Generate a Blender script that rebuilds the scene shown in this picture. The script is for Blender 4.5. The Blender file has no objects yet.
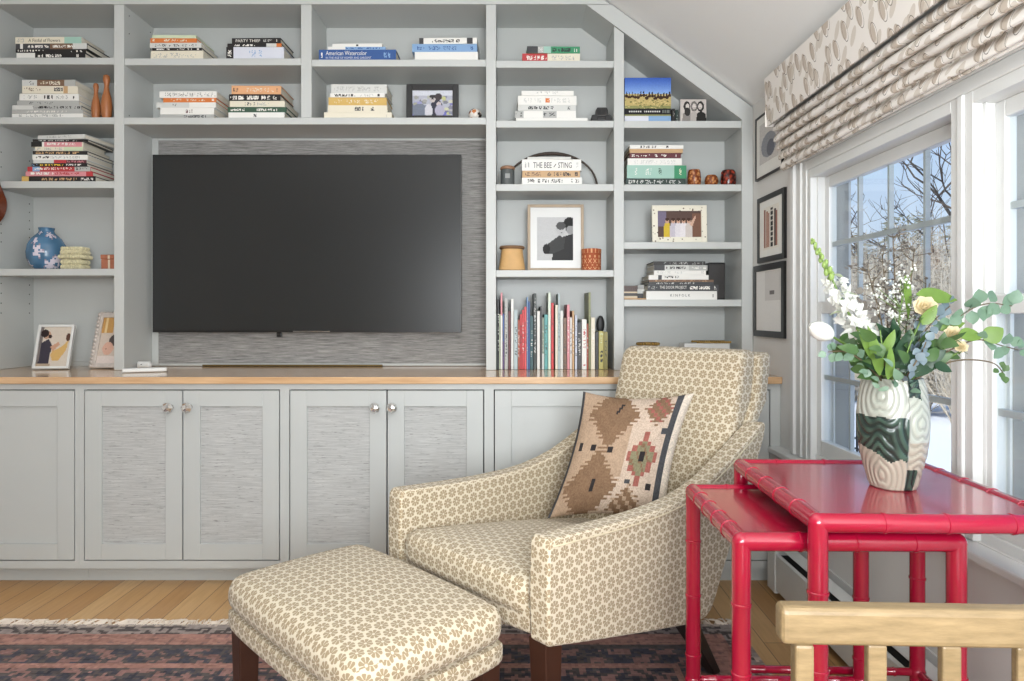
import bpy, math, random
from mathutils import Vector, Matrix, noise
random.seed(11)
PI = math.pi
F, H, CX, CY = 683.0, 1.084, 512.0, 314.0
def X_(px, Y): return (px - CX) * Y / F
def Z_(py, Y): return H - (py - CY) * Y / F
def W_(px, py, Y): return Vector((X_(px, Y), Y, Z_(py, Y)))
def lin(c):
    f = lambda v: (v / 255 / 12.92) if v / 255 <= .04045 else ((v / 255 + .055) / 1.055) ** 2.4
    return tuple(f(v) for v in c[:3])
SC = bpy.context.scene
COL = SC.collection

# ------------------------------------------------------------------ materials
MATS = {}
class NT:
    def __init__(s, name):
        s.m = bpy.data.materials.new(name); s.m.use_nodes = True
        s.t = s.m.node_tree; s.b = s.t.nodes['Principled BSDF']
    def n(s, typ, **k):
        nd = s.t.nodes.new('ShaderNode' + typ)
        for a, v in k.items():
            if a.startswith('i_'):
                key = a[2:].replace('_', ' ')
                nd.inputs[int(key) if key.isdigit() else key].default_value = v
            else: setattr(nd, a, v)
        return nd
    def l(s, a, b): s.t.links.new(a, b)
    def math(s, op, a, b=None, c=None):
        nd = s.n('Math', operation=op)
        for i, v in enumerate((a, b, c)):
            if v is None: continue
            if isinstance(v, (int, float)): nd.inputs[i].default_value = v
            else: s.l(v, nd.inputs[i])
        return nd.outputs[0]
    def mix(s, fac, a, b):
        nd = s.n('Mix', data_type='RGBA')
        for i, v in ((0, fac), (6, a), (7, b)):
            if isinstance(v, (int, float)): nd.inputs[i].default_value = v
            elif isinstance(v, tuple): nd.inputs[i].default_value = (*v[:3], 1)
            else: s.l(v, nd.inputs[i])
        return nd.outputs[2]
    def coord(s, out='Object', scale=(1, 1, 1), rot=(0, 0, 0)):
        tc = s.n('TexCoord'); mp = s.n('Mapping')
        mp.inputs['Scale'].default_value = scale; mp.inputs['Rotation'].default_value = rot
        s.l(tc.outputs[out], mp.inputs['Vector']); return mp.outputs[0]
    def noise(s, vec, scale, detail=3, rough=.5):
        nd = s.n('TexNoise'); nd.inputs['Scale'].default_value = scale
        nd.inputs['Detail'].default_value = detail; nd.inputs['Roughness'].default_value = rough
        s.l(vec, nd.inputs['Vector']); return nd.outputs[0]
    def ramp(s, fac, stops):
        nd = s.n('ValToRGB'); e = nd.color_ramp.elements
        while len(e) < len(stops): e.new(.5)
        for el, (p, c) in zip(e, stops): el.position = p; el.color = (*c[:3], 1)
        s.l(fac, nd.inputs[0]); return nd.outputs[0]
    def bump(s, h, strength=.2, dist=.01):
        nd = s.n('Bump'); nd.inputs['Strength'].default_value = strength; nd.inputs['Distance'].default_value = dist
        s.l(h, nd.inputs['Height']); s.l(nd.outputs[0], s.b.inputs['Normal'])
    def base(s, c):
        if isinstance(c, tuple): s.b.inputs['Base Color'].default_value = (*c[:3], 1)
        else: s.l(c, s.b.inputs['Base Color'])
    def set(s, **k):
        for a, v in k.items(): s.b.inputs[a.replace('_', ' ')].default_value = v

def paint(name, rgb, rough=.5, metal=0.0, var=.05, scale=30, bump=0.0, **k):
    if name in MATS: return MATS[name]
    q = NT(name); c = lin(rgb); v = q.coord()
    nz = q.noise(v, scale, 3)
    q.base(q.mix(nz, tuple(x * (1 - var) for x in c), tuple(min(1, x * (1 + var)) for x in c)))
    q.set(Roughness=rough, Metallic=metal, **k)
    if bump: q.bump(nz, bump, .002)
    MATS[name] = q.m; return q.m

def attr_mat(name, rough=.6, spec=.4, bump=0.0):
    if name in MATS: return MATS[name]
    q = NT(name); a = q.n('Attribute', attribute_name='Col'); q.base(a.outputs[0])
    q.set(Roughness=rough); q.b.inputs['Specular IOR Level'].default_value = spec
    if bump: q.bump(q.noise(q.coord(), 400, 2), bump, .003)
    MATS[name] = q.m; return q.m

cab = paint('painted_cabinet', (194, 196, 193), .42, var=.015, scale=8)
linerm = paint('jamb_liner_vinyl', (158, 155, 148), .6)
white = paint('white_trim_paint', (220, 220, 217), .35, var=.01)
wallp = paint('wall_paint', (220, 218, 214), .75, var=.015, scale=4)
ceilp = paint('ceiling_paint', (240, 240, 238), .85, var=.01, scale=4)
black = paint('black_lacquer', (22, 21, 21), .35)
darkgap = paint('dark_gap', (26, 26, 27), .7)
paper = paint('page_paper', (226, 219, 203), .85, var=.1, scale=220)
snowm = paint('snow', (236, 240, 250), .8, var=.04, scale=1.5, bump=.3)
silver = paint('silver_metal', (200, 196, 190), .25, 1.0)
dbrass = paint('dark_brass_metal', (112, 96, 62), .45, .7)
grillem = paint('grille_shaded_white', (186, 191, 195), .5)  # white muntins, their shade against the sky put into a greyer colour
brass = paint('brass_metal', (176, 146, 86), .35, .9)
iron = paint('black_iron', (28, 27, 27), .5)
walnut = paint('dark_walnut', (64, 38, 27), .4, var=.25, scale=25)
darkleg = paint('black_stained_wood', (34, 29, 26), .4)
twigm = paint('twig_bark', (176, 156, 130), .9, var=.3)
twig2 = paint('pale_twig_bark', (222, 208, 186), .9, var=.25)
barkm = paint('tree_bark', (78, 66, 60), .9, var=.3)
everg = paint('evergreen_needles', (172, 168, 146), .85, var=.4)
stemg = paint('green_stem', (92, 120, 52), .5)
stemb = paint('brown_stem', (92, 78, 56), .6)
bookm = attr_mat('book_cover', .45, .4)
printm = attr_mat('photo_print', .55, .2)
rugm = attr_mat('rug_wool', .95, .1, .5)
kilimm = attr_mat('kilim_wool', .95, .1, .6)
glazem = attr_mat('glazed_ceramic', .22, .5)
craftm = attr_mat('craft_surface', .7, .3)
titlem = attr_mat('title_ink', .6, .3)

q = NT('maple_worktop'); v = q.coord(scale=(1, 14, 14))
nz = q.noise(v, 4, 6, .6)
q.base(q.ramp(nz, [(.3, lin((196, 154, 112))), (.7, lin((222, 184, 142)))])); q.set(Roughness=.2)
q.b.inputs['Coat Weight'].default_value = .5; q.b.inputs['Coat Roughness'].default_value = .08
worktopm = q.m

q = NT('oak_floor'); v = q.coord(rot=(0, 0, PI / 2))
br = q.n('TexBrick', offset=.37, i_Scale=1.0, i_Mortar_Size=.0012, i_Brick_Width=.95, i_Row_Height=.083, i_Mortar_Smooth=.2)
br.inputs['Color1'].default_value = (*lin((186, 140, 90)), 1); br.inputs['Color2'].default_value = (*lin((214, 174, 122)), 1)
br.inputs['Mortar'].default_value = (*lin((88, 62, 42)), 1); q.l(v, br.inputs['Vector'])
g1 = q.noise(q.coord(scale=(26, 1.6, 1)), 3.0, 6, .65)
c2 = q.mix(q.math('MULTIPLY', q.math('SUBTRACT', g1, .42), 1.0), br.outputs[0], lin((156, 110, 66)))
q.base(c2); q.set(Roughness=.38); q.bump(br.outputs['Fac'], .25, .002); q.b.inputs['Specular IOR Level'].default_value = .4
floorm = q.m

def grass(name, a, b, dash):
    q = NT(name)
    n1 = q.noise(q.coord(scale=(3, 1, 120)), 3.2, 5, .7)
    n2 = q.noise(q.coord(scale=(14, 1, 260)), 2.0, 2, .5)
    col = q.ramp(n1, [(.34, lin(a)), (.66, lin(b))])
    f = q.ramp(n2, [(.66, (0, 0, 0)), (.70, (1, 1, 1))])
    q.base(q.mix(q.math('MULTIPLY', f, .8), col, lin(dash))); q.set(Roughness=.8); q.bump(n1, .3, .002)
    return q.m
grass_dark = grass('dark_grasscloth', (92, 91, 90), (182, 179, 175), (78, 77, 77))
grass_light = grass('pale_grasscloth', (164, 164, 162), (204, 204, 201), (104, 102, 100))

def fabric(name, ground, motif, pitch=.034):
    q = NT(name); uv = q.n('UVMap'); sp = q.n('SeparateXYZ'); q.l(uv.outputs[0], sp.inputs[0])
    u = q.math('DIVIDE', sp.outputs[0], pitch); w = q.math('DIVIDE', sp.outputs[1], pitch * .86)
    row = q.math('FLOOR', w)
    off = q.math('MULTIPLY', q.math('MODULO', q.math('ABSOLUTE', row), 2.0), .5)
    fu = q.math('SUBTRACT', q.math('FRACT', q.math('ADD', u, off)), .5)
    fw = q.math('MULTIPLY', q.math('SUBTRACT', q.math('FRACT', w), .5), .86)
    r = q.math('SQRT', q.math('ADD', q.math('MULTIPLY', fu, fu), q.math('MULTIPLY', fw, fw)))
    ang = q.math('ARCTAN2', fw, fu)
    pet = q.math('MULTIPLY', q.math('ABSOLUTE', q.math('COSINE', q.math('MULTIPLY', ang, 4.0))), .085)
    rim = q.math('ADD', pet, .365)
    ins = q.math('LESS_THAN', r, rim)
    hole = q.math('GREATER_THAN', r, .095)
    rayg = q.math('GREATER_THAN', q.math('ABSOLUTE', q.math('COSINE', q.math('MULTIPLY', ang, 4.0))), .3)
    rayz = q.math('MAXIMUM', rayg, q.math('GREATER_THAN', q.math('ABSOLUTE', q.math('SUBTRACT', r, .27)), .13))
    m_ = q.math('MULTIPLY', q.math('MULTIPLY', ins, hole), rayz)
    wv = q.noise(q.coord(scale=(1, 1, 1)), 900, 2)
    m2 = q.math('MULTIPLY', m_, q.math('ADD', q.math('MULTIPLY', wv, .5), .62))
    q.base(q.mix(m2, lin(ground), lin(motif))); q.set(Roughness=.9); q.b.inputs['Specular IOR Level'].default_value = .15
    q.b.inputs['Sheen Weight'].default_value = .15
    q.bump(q.math('ADD', wv, q.math('MULTIPLY', m_, .6)), .35, .0015)
    return q.m
chairfab = fabric('medallion_weave', (214, 202, 179), (150, 129, 98))

q = NT('leaf_print_linen'); uv = q.n('UVMap')
def leafl(scale, rot, seed, thr):
    m0 = q.n('Mapping'); m0.inputs['Rotation'].default_value = (0, 0, rot); q.l(uv.outputs[0], m0.inputs['Vector'])
    mp = q.n('Mapping'); mp.inputs['Scale'].default_value = scale
    mp.inputs['Location'].default_value = (seed, seed * .7, 0); q.l(m0.outputs[0], mp.inputs['Vector'])
    vo = q.n('TexVoronoi', voronoi_dimensions='2D', i_Scale=1.0, i_Randomness=.75); q.l(mp.outputs[0], vo.inputs['Vector'])
    d = vo.outputs['Distance']
    return q.math('LESS_THAN', d, thr), q.math('LESS_THAN', q.math('ABSOLUTE', q.math('SUBTRACT', d, thr)), .014)
fA, lA = leafl((22, 8.5, 1), .35, .3, .29)
fB, lB = leafl((21, 9.5, 1), -.5, 2.7, .27)
_, lC = leafl((22, 8.5, 1), .35, .42, .29)
nn = q.noise(q.coord(), 60, 2)
c = q.mix(fA, lin((234, 228, 221)), lin((196, 183, 169)))
c = q.mix(q.math('MULTIPLY', fB, .85), c, lin((208, 198, 186)))
c = q.mix(q.math('MULTIPLY', lC, .75), c, lin((96, 84, 76)))
q.base(c); q.set(Roughness=.9); q.b.inputs['Specular IOR Level'].default_value = .1
leaffab = q.m

def glassy(name, tint=(1, 1, 1), refl=.06):
    q = NT(name); q.t.nodes.remove(q.b)
    o = q.t.nodes['Material Output']; tr = q.n('BsdfTransparent'); gl = q.n('BsdfGlossy', i_Roughness=.02)
    tr.inputs[0].default_value = (*tint, 1); mx = q.n('MixShader'); fr = q.n('LayerWeight'); fc = q.math('ADD', q.math('MULTIPLY', q.math('POWER', fr.outputs['Facing'], 5.0), .6), .03)
    q.l(fc, mx.inputs[0]); q.l(tr.outputs[0], mx.inputs[1]); q.l(gl.outputs[0], mx.inputs[2]); q.l(mx.outputs[0], o.inputs[0])
    return q.m
panem = glassy('window_glass', (.97, .985, .98))
q = NT('cut_crystal'); q.base((.95, .95, .94)); q.set(Roughness=.06, IOR=1.6, Metallic=.7); q.b.inputs['Transmission Weight'].default_value = .5
crystal = q.m
q = NT('amber_glass'); v = q.coord(); vo = q.n('TexVoronoi', i_Scale=90.0); q.l(v, vo.inputs['Vector'])
q.base(q.ramp(vo.outputs['Distance'], [(.2, lin((206, 140, 84))), (.6, lin((120, 58, 28)))])); q.set(Roughness=.25); q.bump(vo.outputs['Distance'], .5, .003)
amber = q.m
q = NT('red_mosaic_glass'); v = q.coord(); vo = q.n('TexVoronoi', i_Scale=70.0); q.l(v, vo.inputs['Vector'])
q.base(q.ramp(vo.outputs['Distance'], [(.15, lin((170, 60, 38))), (.6, lin((58, 20, 16)))])); q.set(Roughness=.2)
redglass = q.m
q = NT('red_lacquer'); nzz = q.noise(q.coord(), 9, 2)
q.base(q.mix(nzz, lin((156, 8, 44)), lin((166, 12, 50)))); q.set(Roughness=.25); q.b.inputs['Coat Weight'].default_value = .8; q.b.inputs['Coat Roughness'].default_value = .1
redm = q.m
q = NT('tv_screen'); q.base(q.mix(q.noise(q.coord(), 3, 2), (.020, .021, .021), (.024, .025, .025))); q.set(Roughness=.3); q.b.inputs['Specular IOR Level'].default_value = .4
screenm = q.m
q = NT('pale_oak'); nz = q.noise(q.coord(scale=(3, 18, 18)), 5, 6, .65)
q.base(q.ramp(nz, [(.3, lin((116, 97, 68))), (.7, lin((148, 126, 92)))])); q.set(Roughness=.42); q.bump(nz, .15, .002)
paleoak = q.m
honey = paint('turned_maple', (166, 104, 62), .4, var=.15, scale=30)
ukem = paint('varnished_mahogany', (112, 54, 30), .2, var=.2, scale=20)

def leafmat(name, rgb, rough=.45, trans=.25):
    q = NT(name); c = lin(rgb); nz = q.noise(q.coord(), 60, 3)
    q.base(q.mix(nz, tuple(x * .72 for x in c), tuple(min(1, x * 1.2) for x in c))); q.set(Roughness=rough)
    o = q.t.nodes['Material Output']; tl = q.n('BsdfTranslucent'); tl.inputs[0].default_value = (*[min(1, x * 1.3) for x in c], 1)
    mx = q.n('MixShader'); mx.inputs[0].default_value = trans
    q.l(q.b.outputs[0], mx.inputs[1]); q.l(tl.outputs[0], mx.inputs[2]); q.l(mx.outputs[0], o.inputs[0])
    return q.m
leaf_bright = leafmat('bright_leaf', (112, 142, 64)); leaf_mid = leafmat('mid_leaf', (76, 106, 58))
leaf_dark = leafmat('dark_leaf', (46, 74, 50)); leaf_euc = leafmat('eucalyptus_leaf', (118, 146, 122))
leaf_blue = leafmat('blue_grey_leaf', (122, 138, 146)); leaf_grey = leafmat('purple_grey_leaf', (120, 114, 106))
petal_w = leafmat('white_petal', (238, 238, 228), .6, .3); petal_c = leafmat('cream_petal', (236, 220, 186), .6, .3)
petal_g = leafmat('greenish_petal', (206, 220, 182), .6, .3)

# ------------------------------------------------------------------ mesh helper
class MB:
    def __init__(s): s.v = []; s.f = []; s.c = []; s.uv = []
    def vert(s, p): s.v.append(tuple(p)); return len(s.v) - 1
    def face(s, idx, col=None, uv=None): s.f.append(tuple(idx)); s.c.append(col); s.uv.append(uv)
    def quad(s, a, b, c, d, col=None):
        i = len(s.v); s.v += [tuple(a), tuple(b), tuple(c), tuple(d)]; s.face((i, i + 1, i + 2, i + 3), col)
    def box(s, x0, x1, y0, y1, z0, z1, col=None, skip=(), M=None):
        if x0 > x1: x0, x1 = x1, x0
        if y0 > y1: y0, y1 = y1, y0
        if z0 > z1: z0, z1 = z1, z0
        i = len(s.v)
        P = [(x0, y0, z0), (x1, y0, z0), (x1, y1, z0), (x0, y1, z0), (x0, y0, z1), (x1, y0, z1), (x1, y1, z1), (x0, y1, z1)]
        if M: P = [tuple(M @ Vector(p)) for p in P]
        s.v += P
        for k, q4 in (('-z', (0, 3, 2, 1)), ('+z', (4, 5, 6, 7)), ('-y', (0, 1, 5, 4)), ('+x', (1, 2, 6, 5)), ('+y', (2, 3, 7, 6)), ('-x', (3, 0, 4, 7))):
            if k not in skip: s.face([i + j for j in q4], col)
    def grid(s, fn, nu, nv, colfn=None, uvfn=None, flip=False):
        i0 = len(s.v)
        for b in range(nv + 1):
            for a in range(nu + 1): s.v.append(tuple(fn(a / nu, b / nv)))
        for b in range(nv):
            for a in range(nu):
                i = i0 + b * (nu + 1) + a; ix = (i, i + 1, i + nu + 2, i + nu + 1)
                if flip: ix = ix[::-1]
                s.face(ix, colfn((a + .5) / nu, (b + .5) / nv) if colfn else None,
                       None if not uvfn else [uvfn((a + da) / nu, (b + db) / nv) for da, db in (((0, 0), (1, 0), (1, 1), (0, 1))[::-1] if flip else ((0, 0), (1, 0), (1, 1), (0, 1)))])
    def tube(s, pts, r, seg=8, col=None, cap=True):
        pts = [Vector(p) for p in pts]; n = len(pts)
        rs = r if isinstance(r, (list, tuple)) else [r] * n
        i0 = len(s.v); up = None
        for k, p in enumerate(pts):
            t = (pts[min(k + 1, n - 1)] - pts[max(k - 1, 0)])
            t = t.normalized() if t.length > 1e-9 else Vector((0, 0, 1))
            if up is None:
                a = Vector((0, 0, 1)) if abs(t.z) < .9 else Vector((1, 0, 0))
                up = (a - t * a.dot(t)).normalized()
            else:
                up = up - t * up.dot(t); up = up.normalized() if up.length > 1e-6 else t.orthogonal().normalized()
            sd = t.cross(up)
            for j in range(seg):
                an = 2 * PI * j / seg
                s.v.append(tuple(p + (up * math.cos(an) + sd * math.sin(an)) * rs[k]))
        for k in range(n - 1):
            for j in range(seg):
                a = i0 + k * seg + j; b = i0 + k * seg + (j + 1) % seg
                s.face((a, b, b + seg, a + seg), col)
        if cap:
            s.face([i0 + j for j in range(seg)][::-1], col); s.face([i0 + (n - 1) * seg + j for j in range(seg)], col)
    def lathe(s, prof, seg=24, c=(0, 0, 0), col=None, colfn=None, rfn=None, cap=True):
        i0 = len(s.v); n = len(prof)
        for k, (r, z) in enumerate(prof):
            for j in range(seg):
                an = 2 * PI * j / seg; rr = r * (rfn(an, k / (n - 1)) if rfn else 1)
                s.v.append((c[0] + rr * math.cos(an), c[1] + rr * math.sin(an), c[2] + z))
        for k in range(n - 1):
            for j in range(seg):
                a = i0 + k * seg + j; b = i0 + k * seg + (j + 1) % seg
                s.face((a, b, b + seg, a + seg), colfn(2 * PI * (j + .5) / seg, (k + .5) / (n - 1)) if colfn else col)
        if cap:
            cc = colfn(0, 0) if colfn else col
            s.face([i0 + j for j in range(seg)][::-1], cc)
            s.face([i0 + (n - 1) * seg + j for j in range(seg)], colfn(0, 1) if colfn else col)
    def prism(s, poly, fn, d0, d1, col=None):
        """poly: 2-D outline; fn(a, b, d) -> point"""
        i = len(s.v); n = len(poly)
        s.v += [tuple(fn(a, b, d0)) for a, b in poly] + [tuple(fn(a, b, d1)) for a, b in poly]
        s.face(list(range(i, i + n))[::-1], col); s.face(list(range(i + n, i + 2 * n)), col)
        for k in range(n):
            k2 = (k + 1) % n; s.face((i + k, i + k2, i + n + k2, i + n + k), col)
    def ball(s, c, r, seg=12, rings=8, col=None, sc=(1, 1, 1), colfn=None):
        prof = [(max(1e-4, math.sin(PI * k / rings)) * r, -math.cos(PI * k / rings) * r) for k in range(rings + 1)]
        i0 = len(s.v); s.lathe(prof, seg, (0, 0, 0), col, colfn, cap=False)
        for i in range(i0, len(s.v)):
            p = s.v[i]; s.v[i] = (c[0] + p[0] * sc[0], c[1] + p[1] * sc[1], c[2] + p[2] * sc[2])
    def rbox(s, lo, hi, r, n=10, crown=0.0, pw=2.0, plan=0.0):
        lo, hi = Vector(lo), Vector(hi); c = (lo + hi) / 2; h = (hi - lo) / 2
        for ax in range(3):
            for sg in (-1, 1):
                a1, a2 = (ax + 1) % 3, (ax + 2) % 3
                def fn(u, v):
                    p = [0, 0, 0]; p[ax] = sg * h[ax]; p[a1] = (2 * u - 1) * h[a1]; p[a2] = (2 * v - 1) * h[a2]
                    p = Vector(p); inn = Vector([max(-(h[k] - r), min(h[k] - r, p[k])) for k in range(3)])
                    d = p - inn
                    if d.length > 1e-9: p = inn + d.normalized() * r
                    if plan:
                        k_ = 1 - plan * (p.x / h.x) ** 4 * (p.y / h.y) ** 4; p.x *= k_; p.y *= k_
                    if crown:
                        e = max(0, 1 - abs(p.x / h.x) ** pw) * max(0, 1 - abs(p.y / h.y) ** pw)
                        p.z += (crown if p.z > 0 else 0) * e * (p.z / h.z if p.z > 0 else 0)
                    return c + p
                m = 1.0
                def uvf(u, v):
                    p = fn(u, v); return {0: (p.y, p.z), 1: (p.x, p.z), 2: (p.x, p.y)}[ax]
                s.grid(fn, n, n, None, uvf, flip=(sg < 0))
    def leaf(s, p, d, up, L, W, bend=.2, tip=.5, col=None, n=5, fold=.15):
        p, d = Vector(p), Vector(d).normalized(); up = Vector(up); up = (up - d * up.dot(d))
        up = up.normalized() if up.length > 1e-6 else d.orthogonal().normalized()
        sd = d.cross(up); i0 = len(s.v)
        for k in range(n + 1):
            t = k / n; w = W / 2 * (math.sin(PI * t ** tip) ** .8 if 0 < t < 1 else .02)
            c = p + d * (L * t) - up * (bend * L * t * t)
            s.v += [tuple(c - sd * w + up * (fold * w)), tuple(c), tuple(c + sd * w + up * (fold * w))]
        for k in range(n):
            a = i0 + 3 * k
            s.face((a, a + 1, a + 4, a + 3), col); s.face((a + 1, a + 2, a + 5, a + 4), col)
    def build(s, name, mat=None, parent=None, loc=None, world=False, smooth=False, bevel=0, bseg=2, subsurf=0, boxuv=False, rotz=0, auto=None):
        off = Vector((0, 0, 0))
        if loc is not None: off = Vector(loc)
        elif world and parent is not None:
            o_ = parent
            while o_ is not None: off += o_.location; o_ = o_.parent
        me = bpy.data.meshes.new(name)
        me.from_pydata([tuple(Vector(p) - off) for p in s.v] if off.length else s.v, [], s.f); me.update()
        if any(c is not None for c in s.c):
            at = me.color_attributes.new('Col', 'FLOAT_COLOR', 'CORNER'); buf = []
            for f, c in zip(s.f, s.c):
                c = c or (.5, .5, .5); buf += [c[0], c[1], c[2], 1.0] * len(f)
            at.data.foreach_set('color', buf)
        if boxuv or any(u is not None for u in s.uv):
            ul = me.uv_layers.new(name='UVMap'); buf = []
            for pi, (f, u) in enumerate(zip(s.f, s.uv)):
                if u is not None:
                    for a in u: buf += [a[0], a[1]]
                else:
                    nr = me.polygons[pi].normal; ax = max(range(3), key=lambda k: abs(nr[k]))
                    for i in f:
                        p = s.v[i]; buf += {0: [p[1], p[2]], 1: [p[0], p[2]], 2: [p[0], p[1]]}[ax]
            ul.data.foreach_set('uv', buf)
        o = bpy.data.objects.new(name, me); COL.objects.link(o)
        if mat: me.materials.append(mat)
        if parent is not None: o.parent = parent
        if loc is not None: o.location = loc
        if rotz: o.rotation_euler.z = rotz
        if smooth or auto: me.polygons.foreach_set('use_smooth', [True] * len(me.polygons))
        if bevel:
            b = o.modifiers.new('Bevel', 'BEVEL'); b.width = bevel; b.segments = bseg; b.limit_method = 'ANGLE'; b.angle_limit = .6
        if subsurf:
            b = o.modifiers.new('Subsurf', 'SUBSURF'); b.levels = subsurf; b.render_levels = subsurf
        if auto:
            try: me.set_sharp_from_angle(angle=auto)
            except Exception: pass
        return o

def tag(o, label, cat, group=None, kind=None):
    o['label'] = label; o['category'] = cat
    if group: o['group'] = group
    if kind: o['kind'] = kind
    return o
def thing(name, label, cat, loc=(0, 0, 0), rotz=0, group=None):
    o = bpy.data.objects.new(name, None); COL.objects.link(o); o.empty_display_size = .05
    o.location = loc; o.rotation_euler = (0, 0, rotz); return tag(o, label, cat, group)
def struct(o): o['kind'] = 'structure'; return o
def lab(o, t): o['label'] = t; return o

_txt = {}
def text_faces(txt):
    if txt in _txt: return _txt[txt]
    cu = bpy.data.curves.new('title', 'FONT'); cu.body = txt; cu.size = 1; cu.resolution_u = 2
    o = bpy.data.objects.new('title', cu); COL.objects.link(o); bpy.context.view_layer.update()
    me = o.to_mesh(); vs = [tuple(x.co) for x in me.vertices]; fs = [tuple(p.vertices) for p in me.polygons]
    o.to_mesh_clear(); bpy.data.objects.remove(o); bpy.data.curves.remove(cu)
    x0 = min(a[0] for a in vs); x1 = max(a[0] for a in vs); y0 = min(a[1] for a in vs); y1 = max(a[1] for a in vs)
    _txt[txt] = ([((a[0] - x0) / (x1 - x0), (a[1] - y0) / (y1 - y0)) for a in vs], fs); return _txt[txt]
def add_text(mb, txt, fn, col):
    vs, fs = text_faces(txt); i = len(mb.v)
    mb.v += [tuple(fn(a, b)) for a, b in vs]
    for f in fs: mb.face([i + k for k in f], col)
# ------------------------------------------------------------------ room shell
XW, YF, YU, YB, YC = 1.071, 2.72, 3.03, 3.28, 2.70      # window wall, cabinet face, bookcase face, bookcase back, worktop front
ZT = .835                                                # worktop top
FLAT = 2.56
SX, SZ, SL = .4215, 2.477, .72                           # sloped ceiling line
def zslope(x): return SZ - SL * (x - SX)
XS = SX + (SZ - FLAT) / SL
b = MB(); b.box(-3.2, XW + .15, -3.2, 3.4, -.06, 0); struct(b.build('floor', floorm))
b = MB(); b.box(-3.3, XW + .15, 3.30, 3.4, 0, 2.7); struct(b.build('wall_back', wallp))
b = MB(); b.box(-3.3, -3.2, -3.2, 3.3, 0, 2.7); struct(b.build('wall_left', wallp))
b = MB(); b.box(-3.3, XW + .15, -3.3, -3.2, 0, 2.7); struct(b.build('wall_rear', wallp))
b = MB()
b.prism([(-3.3, FLAT), (XS, FLAT), (XW + .3, zslope(XW + .3)), (XW + .3, zslope(XW + .3) + .12), (XS + .05, FLAT + .12), (-3.3, FLAT + .12)],
        lambda a, c, d: (a, d, c), -3.3, 3.4)
struct(b.build('ceiling', ceilp))
OY0, OY1, OZ0, OZ1 = .72, 2.46, .56, 1.60               # window opening
b = MB()
b.box(XW, XW + .15, -3.2, OY0, 0, 2.05); b.box(XW, XW + .15, OY1, 3.3, 0, 2.05)
b.box(XW, XW + .15, OY0, OY1, 0, OZ0); b.box(XW, XW + .15, OY0, OY1, OZ1, 2.05)
struct(b.build('wall_right', wallp))
# window casing (stepped moulding) with stool
def casing_steps(b, steps):
    for (w0, w1, pr) in steps:   # distance from opening edge, projection
        b.box(XW - pr, XW, OY1 + w0, OY1 + w1, OZ0, OZ1 + w1)
        b.box(XW - pr, XW, OY0 - w1, OY0 - w0, OZ0, OZ1 + w1)
        b.box(XW - pr, XW, OY0 - w0, OY1 + w0, OZ1 + w0, OZ1 + w1)
b = MB(); casing_steps(b, [(.0, .035, .012), (.035, .055, .018), (.055, .085, .014), (.085, .115, .024)])
struct(b.build('trim_1', white, bevel=.003))
b = MB(); b.box(XW - .055, XW + .07, .55, 2.716, OZ0 - .024, OZ0 - .002); struct(b.build('trim_2', white, bevel=.005))

XG = 1.12
def window(name, y0, y1):
    root = bpy.data.objects.new(name, None); COL.objects.link(root); struct(root); root.location = (XG, (y0 + y1) / 2, OZ0)
    b = MB()
    for (a, c) in ((y0 - .03, y0), (y1, y1 + .028)):
        b.box(XW - .008, 1.145, a, c, OZ0, OZ1)
    b.box(XW - .008, 1.20, y0, y1, OZ1 - .03, OZ1); b.box(XW + .01, 1.22, y0, y1, OZ0, OZ0 + .025)
    b.box(1.085, 1.09, y1 - .012, y1, OZ0 + .02, OZ1 - .03); b.box(1.14, 1.15, y1 - .012, y1, OZ0 + .02, OZ1 - .03)
    b.build('window_frame', white, root, world=True, bevel=.002)
    b = MB()
    for (a, c) in ((y0 - .03, y0), (y1, y1 + .028)): b.box(1.1455, 1.20, a, c, OZ0, OZ1)
    b.box(1.1455, 1.185, y1 - .014, y1 - .0005, OZ0 + .03, 1.0)
    b.build('jamb_liner', linerm, root, world=True, bevel=.002)
    zm0, zm1 = 1.085, 1.128
    for (nm, xs, za, zb, tb) in (('upper_sash', 1.128, zm0, 1.57, .04), ('lower_sash', 1.10, .585, zm1, .045)):
        b = MB(); hx = .014
        st = .032
        b.box(xs - hx, xs + hx, y0, y0 + st, za, zb); b.box(xs - hx, xs + hx, y1 - st, y1, za, zb)
        zlo, zhi = (zm1, 1.53) if nm[0] == 'u' else (.64, zm0)
        b.box(xs - hx, xs + hx, y0 + st, y1 - st, zhi, zb); b.box(xs - hx, xs + hx, y0 + st, y1 - st, za, zlo)
        s = b.build(nm, white, root, world=True, bevel=.003)
        m = MB(); ya, yb = y0 + st, y1 - st
        for k in (1, 2, 3):
            yy = ya + (yb - ya) * k / 4; m.box(xs - .002, xs + .012, yy - .005, yy + .005, zlo, zhi)
        zz = (zlo + zhi) / 2
        for k in range(4):
            a0 = ya + (yb - ya) * k / 4 + .005 * (k > 0); a1 = ya + (yb - ya) * (k + 1) / 4 - .005 * (k < 3)
            m.box(xs - .002, xs + .012, a0, a1, zz - .008, zz + .008)
        m.build('muntin_grid', grillem, s, world=True)
        g = MB(); g.box(xs - .0055, xs - .0025, ya, yb, zlo, zhi); g.build('pane', panem, s, world=True)
    b = MB(); b.box(1.075, 1.09, (y0 + y1) / 2 - .03, (y0 + y1) / 2 + .03, zm1, zm1 + .012); b.build('sash_lock', white, root, world=True, bevel=.003)
    return root
window('window_1', 1.655, 2.432)
window('window_2', .75, 1.575)
b = MB(); b.box(XW - .014, 1.20, 1.604, 1.626, OZ0, OZ1); struct(b.build('trim_3', white, bevel=.004))
# cabinet-side baseboard piece is hidden; wall baseboard under the window on the far stretch
b = MB(); b.box(XW - .012, XW, -3.2, .48, 0, .12); struct(b.build('baseboard_right', white))

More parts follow.
